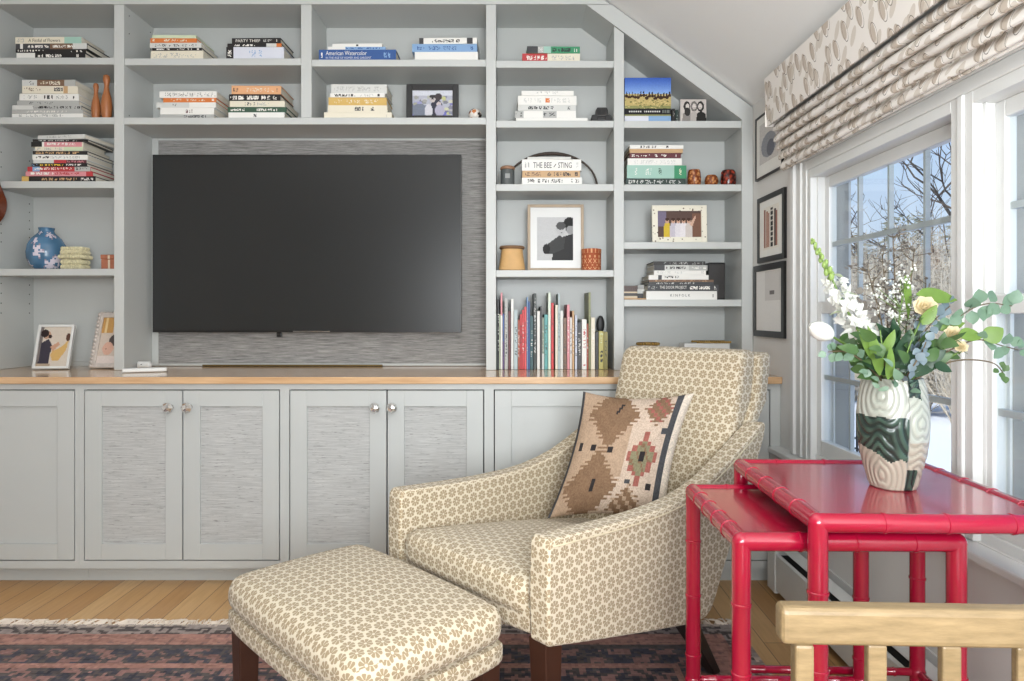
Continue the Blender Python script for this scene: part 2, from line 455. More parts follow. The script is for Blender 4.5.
# ------------------------------------------------------------------ built-in bookcase
bc = thing('built_in_bookcase', 'grey painted built-in bookcase with open shelves around the television', 'bookcase', (-.63, YB, ZT))
def zz(py): return Z_(py, YU)
ZTOP = zz(4.5)
UP = [(-2.345, -2.297, 0), (-1.7657, -1.7213, 0), (-.936, -.8895, 1), (-.1153, -.071, 0), (.4525, .497, 2), (1.02, 1.0695, 3)]
def zin(x): return zz(6.5 + .728 * (x * F / YU + CX - 586.6))      # soffit line
def zout(x): return zz(.728 * (x * F / YU + CX - 605))
SH_T = .0305
LZ = zz(124.4)                                                      # underside of long shelf over the television
for x0, x1, k in UP:
    b = MB()
    if k == 0: b.box(x0, x1, YU, YB, ZT, ZTOP)
    elif k == 1: b.box(x0, x1, YU, YB, LZ + SH_T, ZTOP)
    else:
        b.prism([(x0, ZT), (x1, ZT), (x1, zin(x1) + .001), (x0, zin(x0) + .001)], lambda a, c, d: (a, d, c), YU, YB)
    b.build('upright', cab, bc, world=True, bevel=.0015)
b = MB(); xh = (zz(0) - SZ) / 1
x586 = X_(586.6, YU)
b.prism([(-2.345, ZTOP), (x586, ZTOP), (SX + (SZ - ZTOP) / SL - .015, ZTOP), (XS - .012, FLAT - .003), (-2.345, FLAT - .003)], lambda a, c, d: (a, d, c), YU - .004, YB)
b.build('header', cab, bc, world=True)
b = MB(); xa, xb = x586, 1.0695
b.prism([(xa, ZTOP - .001), (xb, zin(xb)), (xb, min(zout(xb), zslope(xb) - .004)), (X_(612, YU), ZTOP - .001)], lambda a, c, d: (a, d, c), YU, YB)
b.build('sloped_top', cab, bc, world=True)
b = MB(); b.box(-2.345, 1.0695, YB, YB + .015, ZT, ZT + .02); b.build('rear_cleat', cab, bc, world=True)
b = MB(); b.prism([(-2.345, ZT + .021), (1.0695, ZT + .021), (1.0695, zin(1.0695)), (x586, ZTOP), (-2.345, ZTOP)], lambda a, c, d: (a, d, c), YB, YB + .012)
b.build('back_panel', cab, bc, world=True)
SHELF = {}
def shelf(key, x0, x1, ptop):
    zt = zz(ptop); SHELF[key] = zt
    b = MB(); b.box(x0 + .0005, x1 - .0005, YU + .004, YB - .0005, zt - SH_T, zt)
    b.build('shelf', cab, bc, world=True, bevel=.0015)
for k, p in (('a1', 57.2), ('a2', 117), ('a3', 181), ('a4', 268.7)): shelf(k, -2.297, -1.7657, p)
shelf('b1', -1.7213, -.936, 58); shelf('c1', -.8895, -.1153, 59.2)
SHELF['b2'] = SHELF['c2'] = LZ + SH_T
b = MB(); b.box(-1.7208, -.1158, YU, YB - .0005, LZ, LZ + SH_T); b.build('shelf', cab, bc, world=True, bevel=.0015)
for k, p in (('d1', 60.4), ('d2', 120.4), ('d3', 183.9), ('d4', 270)): shelf(k, -.071, .4525, p)
for k, p in (('e1', 120.6), ('e2', 184.2), ('e3', 242), ('e4', 299.6)): shelf(k, .497, 1.02, p)
b = MB(); b.box(-1.7213 + .03, -.1153 - .0005, YB - .010, YB - .004, ZT + .012, LZ - .012); b.build('grasscloth_panel', grass_dark, bc, world=True)
b = MB(); b.box(-1.7208, -1.6915, YB - .016, YB - .001, ZT + .001, LZ - .001); b.box(-1.6915, -.1158, YB - .016, YB - .001, LZ - .012, LZ - .001)
b.box(-1.6915, -.1158, YB - .016, YB - .001, ZT + .001, ZT + .012)
lab(b.build('niche_trim', cab, bc, world=True, bevel=.002), 'slim grey trim around the grasscloth behind the television')
# peg holes
b = MB()
for (xx, ps) in ((-2.2965, (150, 165, 196, 205, 214, 223, 232, 241, 283, 293, 303, 313)), (-1.7208, (12, 30, 113))):
    for p_ in ps:
        for yy in (YU + .04, YB - .03):
            b.tube([(xx, yy, zz(p_)), (xx + .0008, yy, zz(p_))], .003, 6)
b.build('peg_hole', darkgap, bc, world=True)['kind'] = 'stuff'

# ------------------------------------------------------------------ base cabinets and worktop
b = MB(); b.box(-2.36, 1.0695, YC, YB + .015, ZT - .028, ZT - .0005)
tag(b.build('worktop', worktopm, loc=(-.6, 3.0, ZT - .028), bevel=.003), 'long pale maple worktop running along the grey base cabinets', 'worktop')
zb_ = lambda py: Z_(py, YF)
DZ1, DZ0 = zb_(390.6), zb_(559.8); CZ0 = zb_(568.5); CZ1 = ZT - .029
def door(parent, x0, x1, woven, knob):
    b = MB(); y0, y1 = YF - .001, YF + .018; st, rl = .066, .063
    b.box(x0, x0 + st, y0, y1, DZ0, DZ1); b.box(x1 - st, x1, y0, y1, DZ0, DZ1)
    b.box(x0 + st, x1 - st, y0, y1, DZ1 - rl, DZ1); b.box(x0 + st, x1 - st, y0, y1, DZ0, DZ0 + rl)
    if not woven: b.box(x0 + st, x1 - st, y0 + .009, y1, DZ0 + rl, DZ1 - rl)
    d = b.build('door', cab, parent, world=True, bevel=.0012)
    if woven:
        b = MB(); b.box(x0 + st, x1 - st, y0 + .009, y1, DZ0 + rl, DZ1 - rl)
        lab(b.build('woven_panel', grass_light, d, world=True), 'pale grasscloth door panel')
    if knob is not None:
        kx, kz = knob, zb_(407)
        b = MB(); b.lathe([(.011, 0), (.012, .002), (.005, .005), (.005, .016)], 16); me = b
        m = MB(); m.v = [(kx + p[0], y0 - p[2], kz + p[1]) for p in me.v]; m.f = me.f; m.c = me.c; m.uv = me.uv
        k = m.build('knob', silver, d, world=True, smooth=True); lab(k, 'cut crystal knob on a silver stem')
        m = MB(); m.lathe([(.001, .014), (.013, .016), (.021, .025), (.0215, .033), (.014, .041), (.001, .043)], 8)
        m.v = [(kx + p[0], y0 - p[2], kz + p[1]) for p in m.v]
        m.build('crystal', crystal, k, world=True)
def cabinet(xa, xb, doors, label):
    t = thing('base_cabinet', label, 'cabinet', ((xa + xb) / 2, (YF + YB) / 2, 0), group='grey base cabinets under the worktop')
    b = MB(); y1 = YB
    xs = [xa + .0005]
    for d in doors: xs += [d[0], d[1]]
    e = .0045
    lo, hi = doors[0][0] - e, doors[-1][1] + e
    b.box(xa + .0001, lo, YF, YF + .022, CZ0, CZ1); b.box(hi, xb - .0001, YF, YF + .022, CZ0, CZ1)
    b.box(lo, hi, YF, YF + .022, DZ1 + e, CZ1); b.box(lo, hi, YF, YF + .022, CZ0, DZ0 - e)
    b.build('face_frame', cab, t, world=True)
    b = MB(); b.box(xa + .001, xb - .001, YF + .0225, y1, CZ0, CZ1 - .002); b.build('carcass', darkgap, t, world=True)  # carcass coloured near black to paint in the shade of the door gaps
    b = MB(); b.box(xa + .001, xb - .001, YF + .06, y1, 0.0005, CZ0 - .0005); b.build('toe_kick', cab, t, world=True)
    for (x0, x1, wv, kn) in doors: door(t, x0, x1, wv, kn)
xf = lambda px: X_(px, YF)
cabinet(-2.36, xf(79.5), [(xf(-30), xf(74), False, None)], 'grey base cabinet with plain flat door below the blue vase and photo frames')
cabinet(xf(79.5), xf(284.5), [(xf(85), xf(182), True, xf(171)), (xf(183.4), xf(279), True, xf(190))], 'grey base cabinet with two woven door panels, below the television beside the ottoman')
cabinet(xf(284.5), xf(489), [(xf(290.3), xf(386.3), True, xf(376)), (xf(387.7), xf(483.2), True, xf(393))], 'grey base cabinet with two woven door panels, just behind the armchair front')
cabinet(xf(489), .4747, [(xf(494.8), .4747 - .022, False, None)], 'grey base cabinet with plain door below the upright books, behind the cushion')
cabinet(.4747, 1.0695, [(.4747 + .022, 1.0695 - .045, False, None)], 'grey base cabinet in the corner by the window, behind the armchair back')

# ------------------------------------------------------------------ television
YT = 3.20
t = thing('television', 'large flat black television mounted in the bookcase niche', 'television', (X_(307, YT), YT, Z_(332, YT)))
x0, x1, z0, z1 = X_(152.6, YT), X_(461.2, YT), Z_(332.3, YT), Z_(154.6, YT)
b = MB(); b.box(x0, x1, YT + .003, YT + .03, z0, z1); b.box(x0 + .2, x1 - .2, YT + .03, YT + .05, z0 + .08, z1 - .25); b.build('housing', black, t, world=True, bevel=.003)
b = MB(); bz = .006
b.box(x0, x0 + bz, YT, YT + .003, z0, z1); b.box(x1 - bz, x1, YT, YT + .003, z0, z1); b.box(x0 + bz, x1 - bz, YT, YT + .003, z1 - bz, z1); b.box(x0 + bz, x1 - bz, YT, YT + .003, z0, z0 + .011)
b.build('bezel', black, t, world=True)
b = MB(); b.box(x0 + bz, x1 - bz, YT + .0012, YT + .0028, z0 + .011, z1 - bz); b.build('screen', screenm, t, world=True)
b = MB(); b.box(X_(276, YT), X_(281, YT), YT + .005, YT + .02, Z_(337, YT), z0 - .0002); b.build('sensor', black, t, world=True, bevel=.003)
b = MB(); b.box(X_(293, YT), X_(330, YT), YT - .0008, YT, z0 + .003, z0 + .006); lab(b.build('maker_strip', silver, t, world=True), 'thin silver strip on the lower bezel')
b = MB(); b.box(x0 + .5, x1 - .5, YT + .05, YB - .0105, z0 + .3, z1 - .3); b.build('wall_mount', black, t, world=True)
b = MB(); yy = YB - .045
b.box(X_(202, yy), X_(382, yy), yy, yy + .02, ZT + .0005, ZT + .009)
tag(b.build('sensor_bar', dbrass, loc=(X_(290, yy), yy, ZT), bevel=.002), 'thin brass coloured bar lying on the worktop below the television', 'bar')

# ------------------------------------------------------------------ baseboard heater
hy0, hy1 = .5, 2.60
t = thing('baseboard_heater', 'white metal baseboard heater along the floor under the window', 'heater', (XW - .03, 1.6, 0))
b = MB(); b.box(XW - .006, XW - .0005, hy0, hy1, .02, .224); b.build('back_plate', white, t, world=True)
b = MB(); b.prism([(1.004, .035), (1.009, .035), (1.009, .165), (1.015, .172), (1.012, .174), (1.004, .168)], lambda a, c, d: (a, d, c), hy0, hy1); b.build('front_cover', white, t, world=True)
b = MB(); b.prism([(1.022, .190), (1.052, .205), (1.052, .208), (1.020, .193)], lambda a, c, d: (a, d, c), hy0, hy1); b.build('damper', white, t, world=True)
b = MB(); b.box(1.0095, XW - .0065, hy0, hy1, .05, .165); b.build('fin_core', darkgap, t, world=True)
b = MB(); b.prism([(1.0, .02), (XW - .0005, .02), (XW - .0005, .224), (1.05, .224), (1.0, .175)], lambda a, c, d: (a, d, c), hy1, hy1 + .075); b.build('end_cap', white, t, world=True, bevel=.002)

# ------------------------------------------------------------------ outside
b = MB()
def gz(x, y): return -.38 + .04 * math.sin(x * 1.3 + y) + .05 * math.sin(y * .9) + .03 * max(0, x - 4)
b.grid(lambda u, v: (1.25 + u * 28, -6 + v * 34, gz(1.25 + u * 28, -6 + v * 34)), 40, 50)
so = b.build('snow_ground', snowm, smooth=True); so['kind'] = 'structure'
rnd = random.Random(5)
def twigbush(c, R, Hh, n, mat, label, name='bare_shrub', grp='bare shrubs in the snow', thick=.006):
    b = MB(); c = Vector((c[0], c[1], gz(c[0], c[1]) - .02))
    for i in range(n):
        a = rnd.uniform(0, 2 * PI); r = R * math.sqrt(rnd.random())
        base = c + Vector((math.cos(a) * r * .45, math.sin(a) * r * .45, 0)); a += rnd.gauss(0, .5); r *= rnd.uniform(.7, 1.25)
        top = c + Vector((math.cos(a) * r, math.sin(a) * r, Hh * rnd.uniform(.45, 1) * (1 - .35 * (r / R) ** 2)))
        mid = (base + top) / 2 + Vector((rnd.gauss(0, .16), rnd.gauss(0, .16), rnd.uniform(-.1, .15)))
        b.tube([base, mid, top], [thick, thick * .8, thick * .35], 3, cap=False)
        for k in range(6):
            p = mid.lerp(top, rnd.random()) if k < 4 else base.lerp(mid, rnd.uniform(.4, 1))
            q_ = p + Vector((rnd.gauss(0, .2), rnd.gauss(0, .2), rnd.uniform(-.08, .24)))
            b.tube([p, q_], [thick * .55, thick * .25], 3, cap=False)
    o = b.build(name, mat, loc=tuple(c)); return tag(o, label, 'shrub', grp)
def tree(c, h, label, seed, lean=(0, 0), mat=barkm):
    r_ = random.Random(seed); t = thing('bare_tree', label, 'tree', (c[0], c[1], gz(*c) - .02), group='bare trees beyond the window')
    trunk = MB(); tw = MB()
    def br(p, d, L, r, depth):
        m = trunk if depth < 1 else tw
        n = 4; pts = [p]; q_ = p.copy(); dd = d.copy()
        for k in range(n):
            dd = (dd + Vector((r_.gauss(0, .16), r_.gauss(0, .16), r_.gauss(.03, .08)))).normalized(); q_ = q_ + dd * (L / n); pts.append(q_.copy())
        m.tube(pts, [r * (1 - .45 * k / n) for k in range(n + 1)], 6 if depth < 2 else 3, cap=False)
        if depth >= 4: return
        for k in range(3 if depth < 3 else 3):
            s = pts[r_.choice((2, 3, 4)) if k else 4]
            a = Vector((r_.gauss(0, 1), r_.gauss(0, 1), r_.gauss(.25, .4)))
            nd = (dd * .75 + a.normalized() * .75).normalized()
            br(s, nd, L * r_.uniform(.55, .8), r * .55, depth + 1)
    br(Vector((c[0], c[1], gz(*c) - .05)), Vector((lean[0], lean[1], 1)).normalized(), h * .36, h * .012, 0)
    trunk.build('trunk', mat, t, world=True); tw.build('branches', mat, t, world=True)
# seen through the panes: px 830..950 -> direction ; distances from the wall outwards
for (px, X, h, lb, sd, ln) in ((862, 10.0, 6.6, 'bare dark tree with forked trunk seen through the first upper panes', 3, (.1, .1)),
                           (905, 11.5, 7.4, 'tall bare tree seen through the middle upper panes', 8, (-.05, .1)),
                           (948, 10.0, 6.0, 'bare tree seen beside the window mullion', 21, (0, -.1)),
                           (1010, 8.0, 6.0, 'bare tree seen through the near window', 33, (0, .05))):
    tree((X, X * F / (px - CX)), h, lb, sd, ln)
for i, (px, X, R, Hh, n, mt, lb) in enumerate(((834, 5.5, .8, 2.1, 360, twig2, 'pale twiggy shrub in snow behind the flower spike'), (866, 7.0, .9, 2.5, 360, twigm, 'brown twiggy shrub in snow behind the dark sprigs'),
        (900, 5.6, .8, 2.2, 360, twig2, 'pale twiggy shrub in snow behind the vase'), (935, 7.2, .9, 2.6, 360, twigm, 'brown twiggy shrub in snow beside the mullion'),
        (985, 5.6, .7, 2.2, 320, twig2, 'pale twiggy shrub in snow hidden by the mullion'), (1022, 6.6, .9, 2.5, 360, twigm, 'brown twiggy shrub in snow through the near window'))):
    twigbush((X, X * F / (px - CX)), R, Hh * 1.28, n, mt, lb)
for i, (px, X, lb) in enumerate(((826, 9.5, 'pale thicket shrub farthest along, behind the flower spike'), (843, 11.5, 'tan thicket shrub far behind the first panes'), (858, 9.8, 'pale thicket shrub far behind the second panes'), (876, 11.2, 'tan thicket shrub far behind the dark sprigs'),
        (892, 9.6, 'pale thicket shrub far behind the third panes'), (910, 11.4, 'tan thicket shrub far behind the fourth panes'), (930, 9.8, 'pale thicket shrub far back beside the mullion'), (955, 11.2, 'tan thicket shrub far back behind the mullion'),
        (1000, 9.4, 'pale thicket shrub far back in the near window'), (1045, 9.6, 'tan thicket shrub far back at the near window edge'))):
    twigbush((X, X * F / (px - CX)), 1.25, 3.5, 430, twig2 if i % 2 == 0 else twigm, lb, name='thicket_shrub', grp='thicket shrubs far outside', thick=.007)
for (px, X, R, Hh, lb) in ((846, 15, 2.2, 4.6, 'dark evergreen bush far behind the shrubs by the first panes'), (905, 17, 2.4, 5.2, 'dark evergreen bush far behind the shrubs by the mullion'), (990, 15, 2.2, 4.8, 'dark evergreen bush beyond the near window')):
    c = (X, X * F / (px - CX)); b = MB(); c3 = Vector((c[0], c[1], gz(*c)))
    for i in range(900):
        hgt = rnd.random() ** .8; a = rnd.uniform(0, 2 * PI); r = R * (1 - hgt * .75) * math.sqrt(rnd.random()) * 1.05
        p = c3 + Vector((math.cos(a) * r, math.sin(a) * r, hgt * Hh)); d = Vector((math.cos(a), math.sin(a), rnd.uniform(-.2, .6)))
        b.leaf(p, d, (rnd.gauss(0, .4), rnd.gauss(0, .4), 1), .42, .14, .2, n=2)
    b.tube([c3 - Vector((0, 0, .02)), c3 + Vector((0, 0, Hh * .8))], [.08, .03], 6)
    tag(b.build('evergreen_bush', everg, loc=tuple(c3)), lb, 'bush', 'evergreen bushes far outside')
# lantern on an iron hook
Y_ = 3.25; base = W_(857, 470, Y_)
g0 = gz(base.x, base.y)
t = thing('garden_hook', 'curled black iron garden hook standing in snow outside the window', 'garden hook', (base.x, base.y, g0))
b = MB(); pts = [(base.x, base.y, g0 - .02), (base.x, base.y, .60)]
for k in range(15):
    a = PI - k * PI / 9; pts.append((base.x + .07 + .07 * math.cos(a), base.y, .62 + .07 * math.sin(a)))
b.tube(pts, .006, 6); b.build('hook_rod', iron, t, world=True)
b = MB(); pts = [(base.x + (.012 + .0045 * k) * math.cos(k * .55), base.y, .42 + (.012 + .0045 * k) * math.sin(k * .55)) for k in range(16)]
b.tube(pts, .005, 6); b.build('scroll', iron, t, world=True)
lx = base.x - .16; lz = g0
t = thing('lantern', 'black lantern with pale panes outside beside the iron hook', 'lantern', (lx, base.y, lz))
b = MB(); b.box(lx - .05, lx + .05, base.y - .05, base.y + .05, lz, lz + .72); b.build('pedestal', iron, t, world=True)
b = MB(); b.box(lx - .055, lx + .055, base.y - .055, base.y + .055, lz + .72, lz + .745)
b.lathe([(.075, lz + .985), (.02, lz + 1.05), (.012, lz + 1.07)], 4, (lx, base.y, 0))
b.build('cap_and_base', iron, t, world=True)
b = MB()
for sx in (-1, 1):
    for sy in (-1, 1): b.box(lx + sx * .05 - .005, lx + sx * .05 + .005, base.y + sy * .05 - .005, base.y + sy * .05 + .005, lz + .745, lz + .985)
b.build('lantern_frame', iron, t, world=True)
b = MB(); b.box(lx - .045, lx + .045, base.y - .045, base.y + .045, lz + .75, lz + .98); b.build('lantern_glass', panem, t, world=True)
# ------------------------------------------------------------------ books
YS = 3.048
rb = random.Random(77)
C = dict(cream=(226, 218, 198), white=(232, 230, 224), black=(38, 36, 36), dark=(66, 66, 68), grey=(176, 176, 172), lgrey=(208, 208, 203), brown=(120, 92, 72), tan=(196, 160, 118),
         orange=(214, 122, 62), peach=(222, 166, 122), green=(58, 86, 68), teal=(160, 196, 182), lav=(212, 214, 224), blue=(54, 88, 146), lblue=(132, 166, 204), must=(208, 172, 98),
         red=(184, 62, 66), pink=(214, 142, 148), maroon=(96, 46, 52), yellow=(224, 190, 70), emer=(64, 142, 102), dgreen=(44, 60, 54), paleg=(206, 216, 184), ink=(50, 46, 46), wink=(236, 232, 224), rust=(170, 82, 60))
for k in list(C): C[k] = lin(C[k])
ORD = ['', 'topmost', 'second', 'third', 'fourth', 'fifth', 'sixth', 'seventh', 'eighth', 'ninth', 'tenth', 'eleventh', 'twelfth']
def spine_col(segs, marks, nx, ny, sd):
    r = random.Random(sd); on = {}
    for (a, c_, col, dens) in marks:
        x = a
        while x < c_:
            if dens < 1 and r.random() < .16: x += 2 / nx; continue
            for j in range(ny):
                y = (j + .5) / ny
                if dens >= 1 or (.26 < y < .76 and r.random() < dens): on[(int(x * nx), j)] = col
            x += 1 / nx
    def fn(u, v):
        i, j = int(u * nx), int(v * ny)
        if (i, j) in on: return on[(i, j)]
        for e, col in segs:
            if u <= e: return col
        return segs[-1][1]
    return fn
def make_book(L, T, D, segs, marks=(), title=None, upright=False, cover=None, sd=0, soft=False):
    """Returns the book root mesh; spine towards -y. Lying: length along x. Upright: length along z."""
    mp = (lambda p: p) if not upright else (lambda p: (p[2] - T / 2, p[1], p[0] + L / 2))
    cov = cover or segs[0][1]; bt = min(.0028, T * .16); b = MB()
    nx = max(8, int(L / .0032)); ny = max(4, int(T / .0032))
    fn = spine_col(segs, marks, nx, ny, sd)
    b.grid(lambda u, v: mp((L * (u - .5), 0, T * v)), nx, ny, fn, flip=upright)
    def bx(x0, x1, y0, y1, z0, z1, m, col, skip=()):
        i = len(m.v); m.box(x0, x1, y0, y1, z0, z1, col, skip)
        if upright:
            for k in range(i, len(m.v)): m.v[k] = mp(m.v[k])
            for k in range(len(m.f) - (6 - len(skip)), len(m.f)): m.f[k] = m.f[k][::-1]
    bx(-L / 2, L / 2, 0, .003, 0, T, b, cov, ('-y',))
    bx(-L / 2, L / 2, .003, D, 0, bt, b, cov); bx(-L / 2, L / 2, .003, D, T - bt, T, b, cov)
    root = b.build('book', bookm)
    e = .0008 if soft else .0035
    p = MB(); bx(-L / 2 + e, L / 2 - e, .0031, D - e, bt + .0001, T - bt - .0001, p, None); p.build('pages', paper, root)
    for tt in (title or []):
        txt, u0, u1, v0, v1, col = tt; m = MB()
        add_text(m, txt, lambda a, c_: mp((L * (u0 + (u1 - u0) * a - .5), -.0004, T * (v0 + (v1 - v0) * c_))), col)
        m.build('title', titlem, root)
    return root
def stack(zkey, books, place, depth=(.15, .2), z0=None, y0=YS):
    z = (SHELF[zkey] if z0 is None else z0) + .0004; n = len(books); grp = 'books lying ' + place
    ex = max(0, .0059 * (z - H) * F / YU) if z0 is None and y0 == YS else 0
    for i in range(n - 1, -1, -1):
        d = dict(books[i]); d['t'] += ex if i == n - 1 else 0; x0, x1 = X_(d['x'][0], y0), X_(d['x'][1], y0); T = d['t'] * y0 / F - .0004
        D = min(d.get('D', rb.uniform(*depth)), YB - y0 - .022)
        jit = rb.uniform(0, .006)
        o = make_book(x1 - x0, T, D, d['s'], d.get('m', ()), d.get('title'), False, d.get('cov'), rb.randint(0, 9999), d.get('soft', False))
        o.location = ((x0 + x1) / 2, y0 + jit, z); o.rotation_euler.z = math.radians(d.get('rot', rb.uniform(-1.2, 1.2)))
        if n == 1: w = place
        else: w = ('topmost' if i == 0 else 'lowest' if i == n - 1 else ORD[i + 1] + ' down') + ' ' + place
        tag(o, d['n'] + ', ' + w, 'book', grp); z += T + .0004
S1 = lambda c: [(1, C[c])]
def mk(a, b, c='ink', d=.55): return (a, b, C[c], d)
B = lambda n, x0, x1, t, s, m=(), **k: dict(n=n, x=(x0, x1), t=t, s=s if isinstance(s, list) else S1(s), m=m, **k)

stack('a1', [
    B('cream and sage spined book', 14.1, 81, 6.6, [(.74, C['cream']), (1, C['teal'])], [mk(.03, .13, 'grey', .4)], title=[('A Fistful of Flowers', .2, .68, .25, .75, C['ink'])], cov=C['cream']),
    B('black and brown book with white lettering', 14.7, 87, 5.8, [(.48, C['dark']), (.8, C['brown']), (1, C['lgrey'])], [mk(.06, .1, 'wink', 1), mk(.17, .46, 'wink', .75), mk(.52, .84, 'wink', .6)], cov=C['black']),
    B('thin black book', 15.9, 85, 3.6, 'black', [mk(.04, .42, 'wink', .6), mk(.78, .95, 'wink', .3)]),
    B('black book with white end block', 15.9, 85, 4.6, [(.27, C['white']), (1, C['black'])], [mk(.32, .66, 'wink', .7), mk(.88, .92, 'wink', .8)], cov=C['black'])], 'in the uppermost left-end stack', (.16, .2))
stack('a2', [
    B('grey brown illustrated spine book', 21, 74.6, 6.6, [(.28, C['lgrey']), (.8, C['brown']), (1, C['grey'])], [mk(.14, .28, 'ink', .5), mk(.36, .72, 'cream', .5)], cov=C['lgrey']),
    B('cream book with brown stripe', 22.3, 77.6, 7.4, 'cream', [mk(.55, .72, 'dark', .7), mk(.75, .82, 'tan', 1), mk(.03, .34, 'brown', .25)]),
    B('white book with dark oval motif', 18.8, 77.8, 6.8, 'white', [mk(.42, .56, 'dark', .85), mk(.08, .3, 'grey', .4), mk(.62, .86, 'grey', .45), mk(.91, .93, 'ink', .7)]),
    B('plain grey paperback', 16.4, 78, 5.2, 'grey', [mk(.2, .6, 'dark', .2)], soft=True),
    B('mottled black and white book', 12.5, 81, 4.4, [(.3, C['lgrey']), (1, C['grey'])], [mk(.3, .98, 'black', .6)], cov=C['dark']),
    B('mid grey book with silver lettering', 11.7, 83, 3.6, 'grey', [mk(.2, .8, 'wink', .4)]),
    B('white book with grey capitals', 11, 83, 3.6, 'white', [mk(.1, .75, 'grey', .7)])], 'in stack beside bowling pins', (.17, .2))
stack('a3', [
    B('white grey thin book set askew', 34.7, 86.4, 4.6, 'lgrey', [mk(.2, .7, 'grey', .3)], rot=-7, D=.2),
    B('black thin book with white lettering', 32.3, 87, 2.6, 'black', [mk(.08, .8, 'grey', .5)]),
    B('book with half black half pink spine', 30.6, 82.3, 4.9, [(.25, C['black']), (.97, C['pink']), (1, C['cream'])], [mk(.3, .9, 'wink', .6), mk(.21, .24, 'wink', 1)], cov=C['cream']),
    B('cream and pale yellow book', 34.4, 82.3, 4.1, [(.6, C['cream']), (1, C['paleg'])], [mk(.06, .56, 'grey', .45)]),
    B('black book with tiny gold lettering', 32.3, 86.4, 3.9, 'black', [mk(.05, .85, 'tan', .6)]),
    B('white book with small grey lettering', 32.3, 87, 5.2, 'white', [mk(.05, .3, 'ink', .5), mk(.34, .86, 'grey', .5)]),
    B('book striped white, red and maroon', 33.5, 86.4, 3.4, [(.38, C['lgrey']), (.62, C['red']), (1, C['maroon'])], [mk(.64, .95, 'pink', .5)], cov=C['lgrey']),
    B('black book with yellow lettering', 31, 87, 3.4, 'black', [mk(.02, .12, 'lblue', .6), mk(.16, .58, 'yellow', .75), mk(.64, .9, 'wink', .6)]),
    B('pink, red and white patterned book', 27, 90, 4.7, [(.08, C['red']), (.2, C['lblue']), (.75, C['red']), (1, C['grey'])], [mk(.1, .7, 'wink', .45), mk(.72, .98, 'ink', .4)], cov=C['red']),
    B('raspberry red book with white lettering', 25, 91.7, 4.7, [(.9, C['pink']), (1, C['red'])], [mk(.06, .42, 'wink', .7), mk(.45, .8, 'red', .5)], cov=C['red']),
    B('wide black book with gold lettering', 20.6, 94.6, 5, [(.1, C['must']), (1, C['black'])], [mk(.14, .75, 'tan', .7), mk(.8, .97, 'wink', .5)], cov=C['black'])], 'in stack above blue vase', (.17, .21))
stack('b1', [
    B('pale green thin book', 151.7, 195.5, 3.2, 'paleg', ()),
    B('orange spined book', 149.7, 196, 4.6, 'orange', [mk(.28, .8, 'cream', .5), mk(.05, .09, 'cream', .8)]),
    B('pale grey book with fine lettering', 149, 201, 5.2, 'lgrey', [mk(.05, .92, 'dark', .35)]),
    B('black thin book with white words', 151.7, 201.7, 2.8, 'black', [mk(.1, .35, 'wink', .6), mk(.52, .8, 'wink', .5), mk(.9, .94, 'wink', .9)]),
    B('thick cream white book', 150, 203, 7.6, 'cream', [mk(.06, .86, 'grey', .25)])], 'in the top-row five-book stack', (.16, .2))
stack('b1', [
    B('black hardback titled in white capitals', 231.4, 280.6, 5.4, 'black', [mk(.64, .82, 'grey', .5), mk(.92, .97, 'wink', .7)], title=[('PARTY THIEF', .08, .58, .25, .75, C['wink'])]),
    B('thin black book with an orange end', 227, 281.4, 3.6, [(.72, C['black']), (.9, C['lgrey']), (1, C['orange'])], [mk(.1, .55, 'wink', .5)], cov=C['black']),
    B('thick lavender white book with black emblem', 226, 283.8, 11.2, [(.12, C['black']), (1, C['lav'])], [mk(.03, .08, 'wink', .5), mk(.4, .62, 'lblue', .3), mk(.2, .22, 'grey', .5), mk(.88, .9, 'grey', .5)], cov=C['lav'])], 'in stack above the peach book', (.16, .2))
stack('b2', [
    B('white book speckled with dark dots', 159, 216.6, 6.6, 'white', [mk(.1, .98, 'ink', .16), mk(.15, .9, 'grey', .25)]),
    B('bright orange book', 162.7, 216, 4.6, 'orange', [mk(.15, .78, 'cream', .35), mk(.92, .95, 'wink', .9)]),
    B('white book jutting out to one side', 156, 215.8, 5.4, [(.55, C['lgrey']), (1, C['white'])], [mk(.28, .34, 'ink', .5)], cov=C['white']),
    B('white book with a dark red motif', 160.3, 214, 6.8, 'white', [mk(.48, .6, 'maroon', .8)]),
    B('thin grey book', 159.5, 214, 3, 'grey', [mk(.45, .85, 'dark', .6)])], 'in stack above television corner', (.16, .2))
stack('b2', [
    B('peach orange book with a small dark animal', 231.4, 280.6, 8.4, 'peach', [mk(.04, .14, 'brown', .6), mk(.28, .84, 'cream', .35), mk(.92, .96, 'brown', .6)]),
    B('black book with white capitals', 228.3, 279.8, 6.8, 'black', [mk(.04, .3, 'wink', .7), mk(.36, .8, 'wink', .7), mk(.86, .95, 'wink', .5)]),
    B('cream book with thin lettering', 229.4, 284.5, 6, 'cream', [mk(.28, .46, 'dark', .4), mk(.5, .7, 'grey', .4)]),
    B('dark green book with white lettering', 227.5, 286, 5.6, 'green', [mk(.06, .34, 'wink', .6), mk(.5, .84, 'wink', .6)]),
    B('white book with dark square mark', 228.3, 284.5, 5.2, 'white', [mk(.46, .53, 'dark', .9)])], 'in the peach-topped stack', (.16, .2))
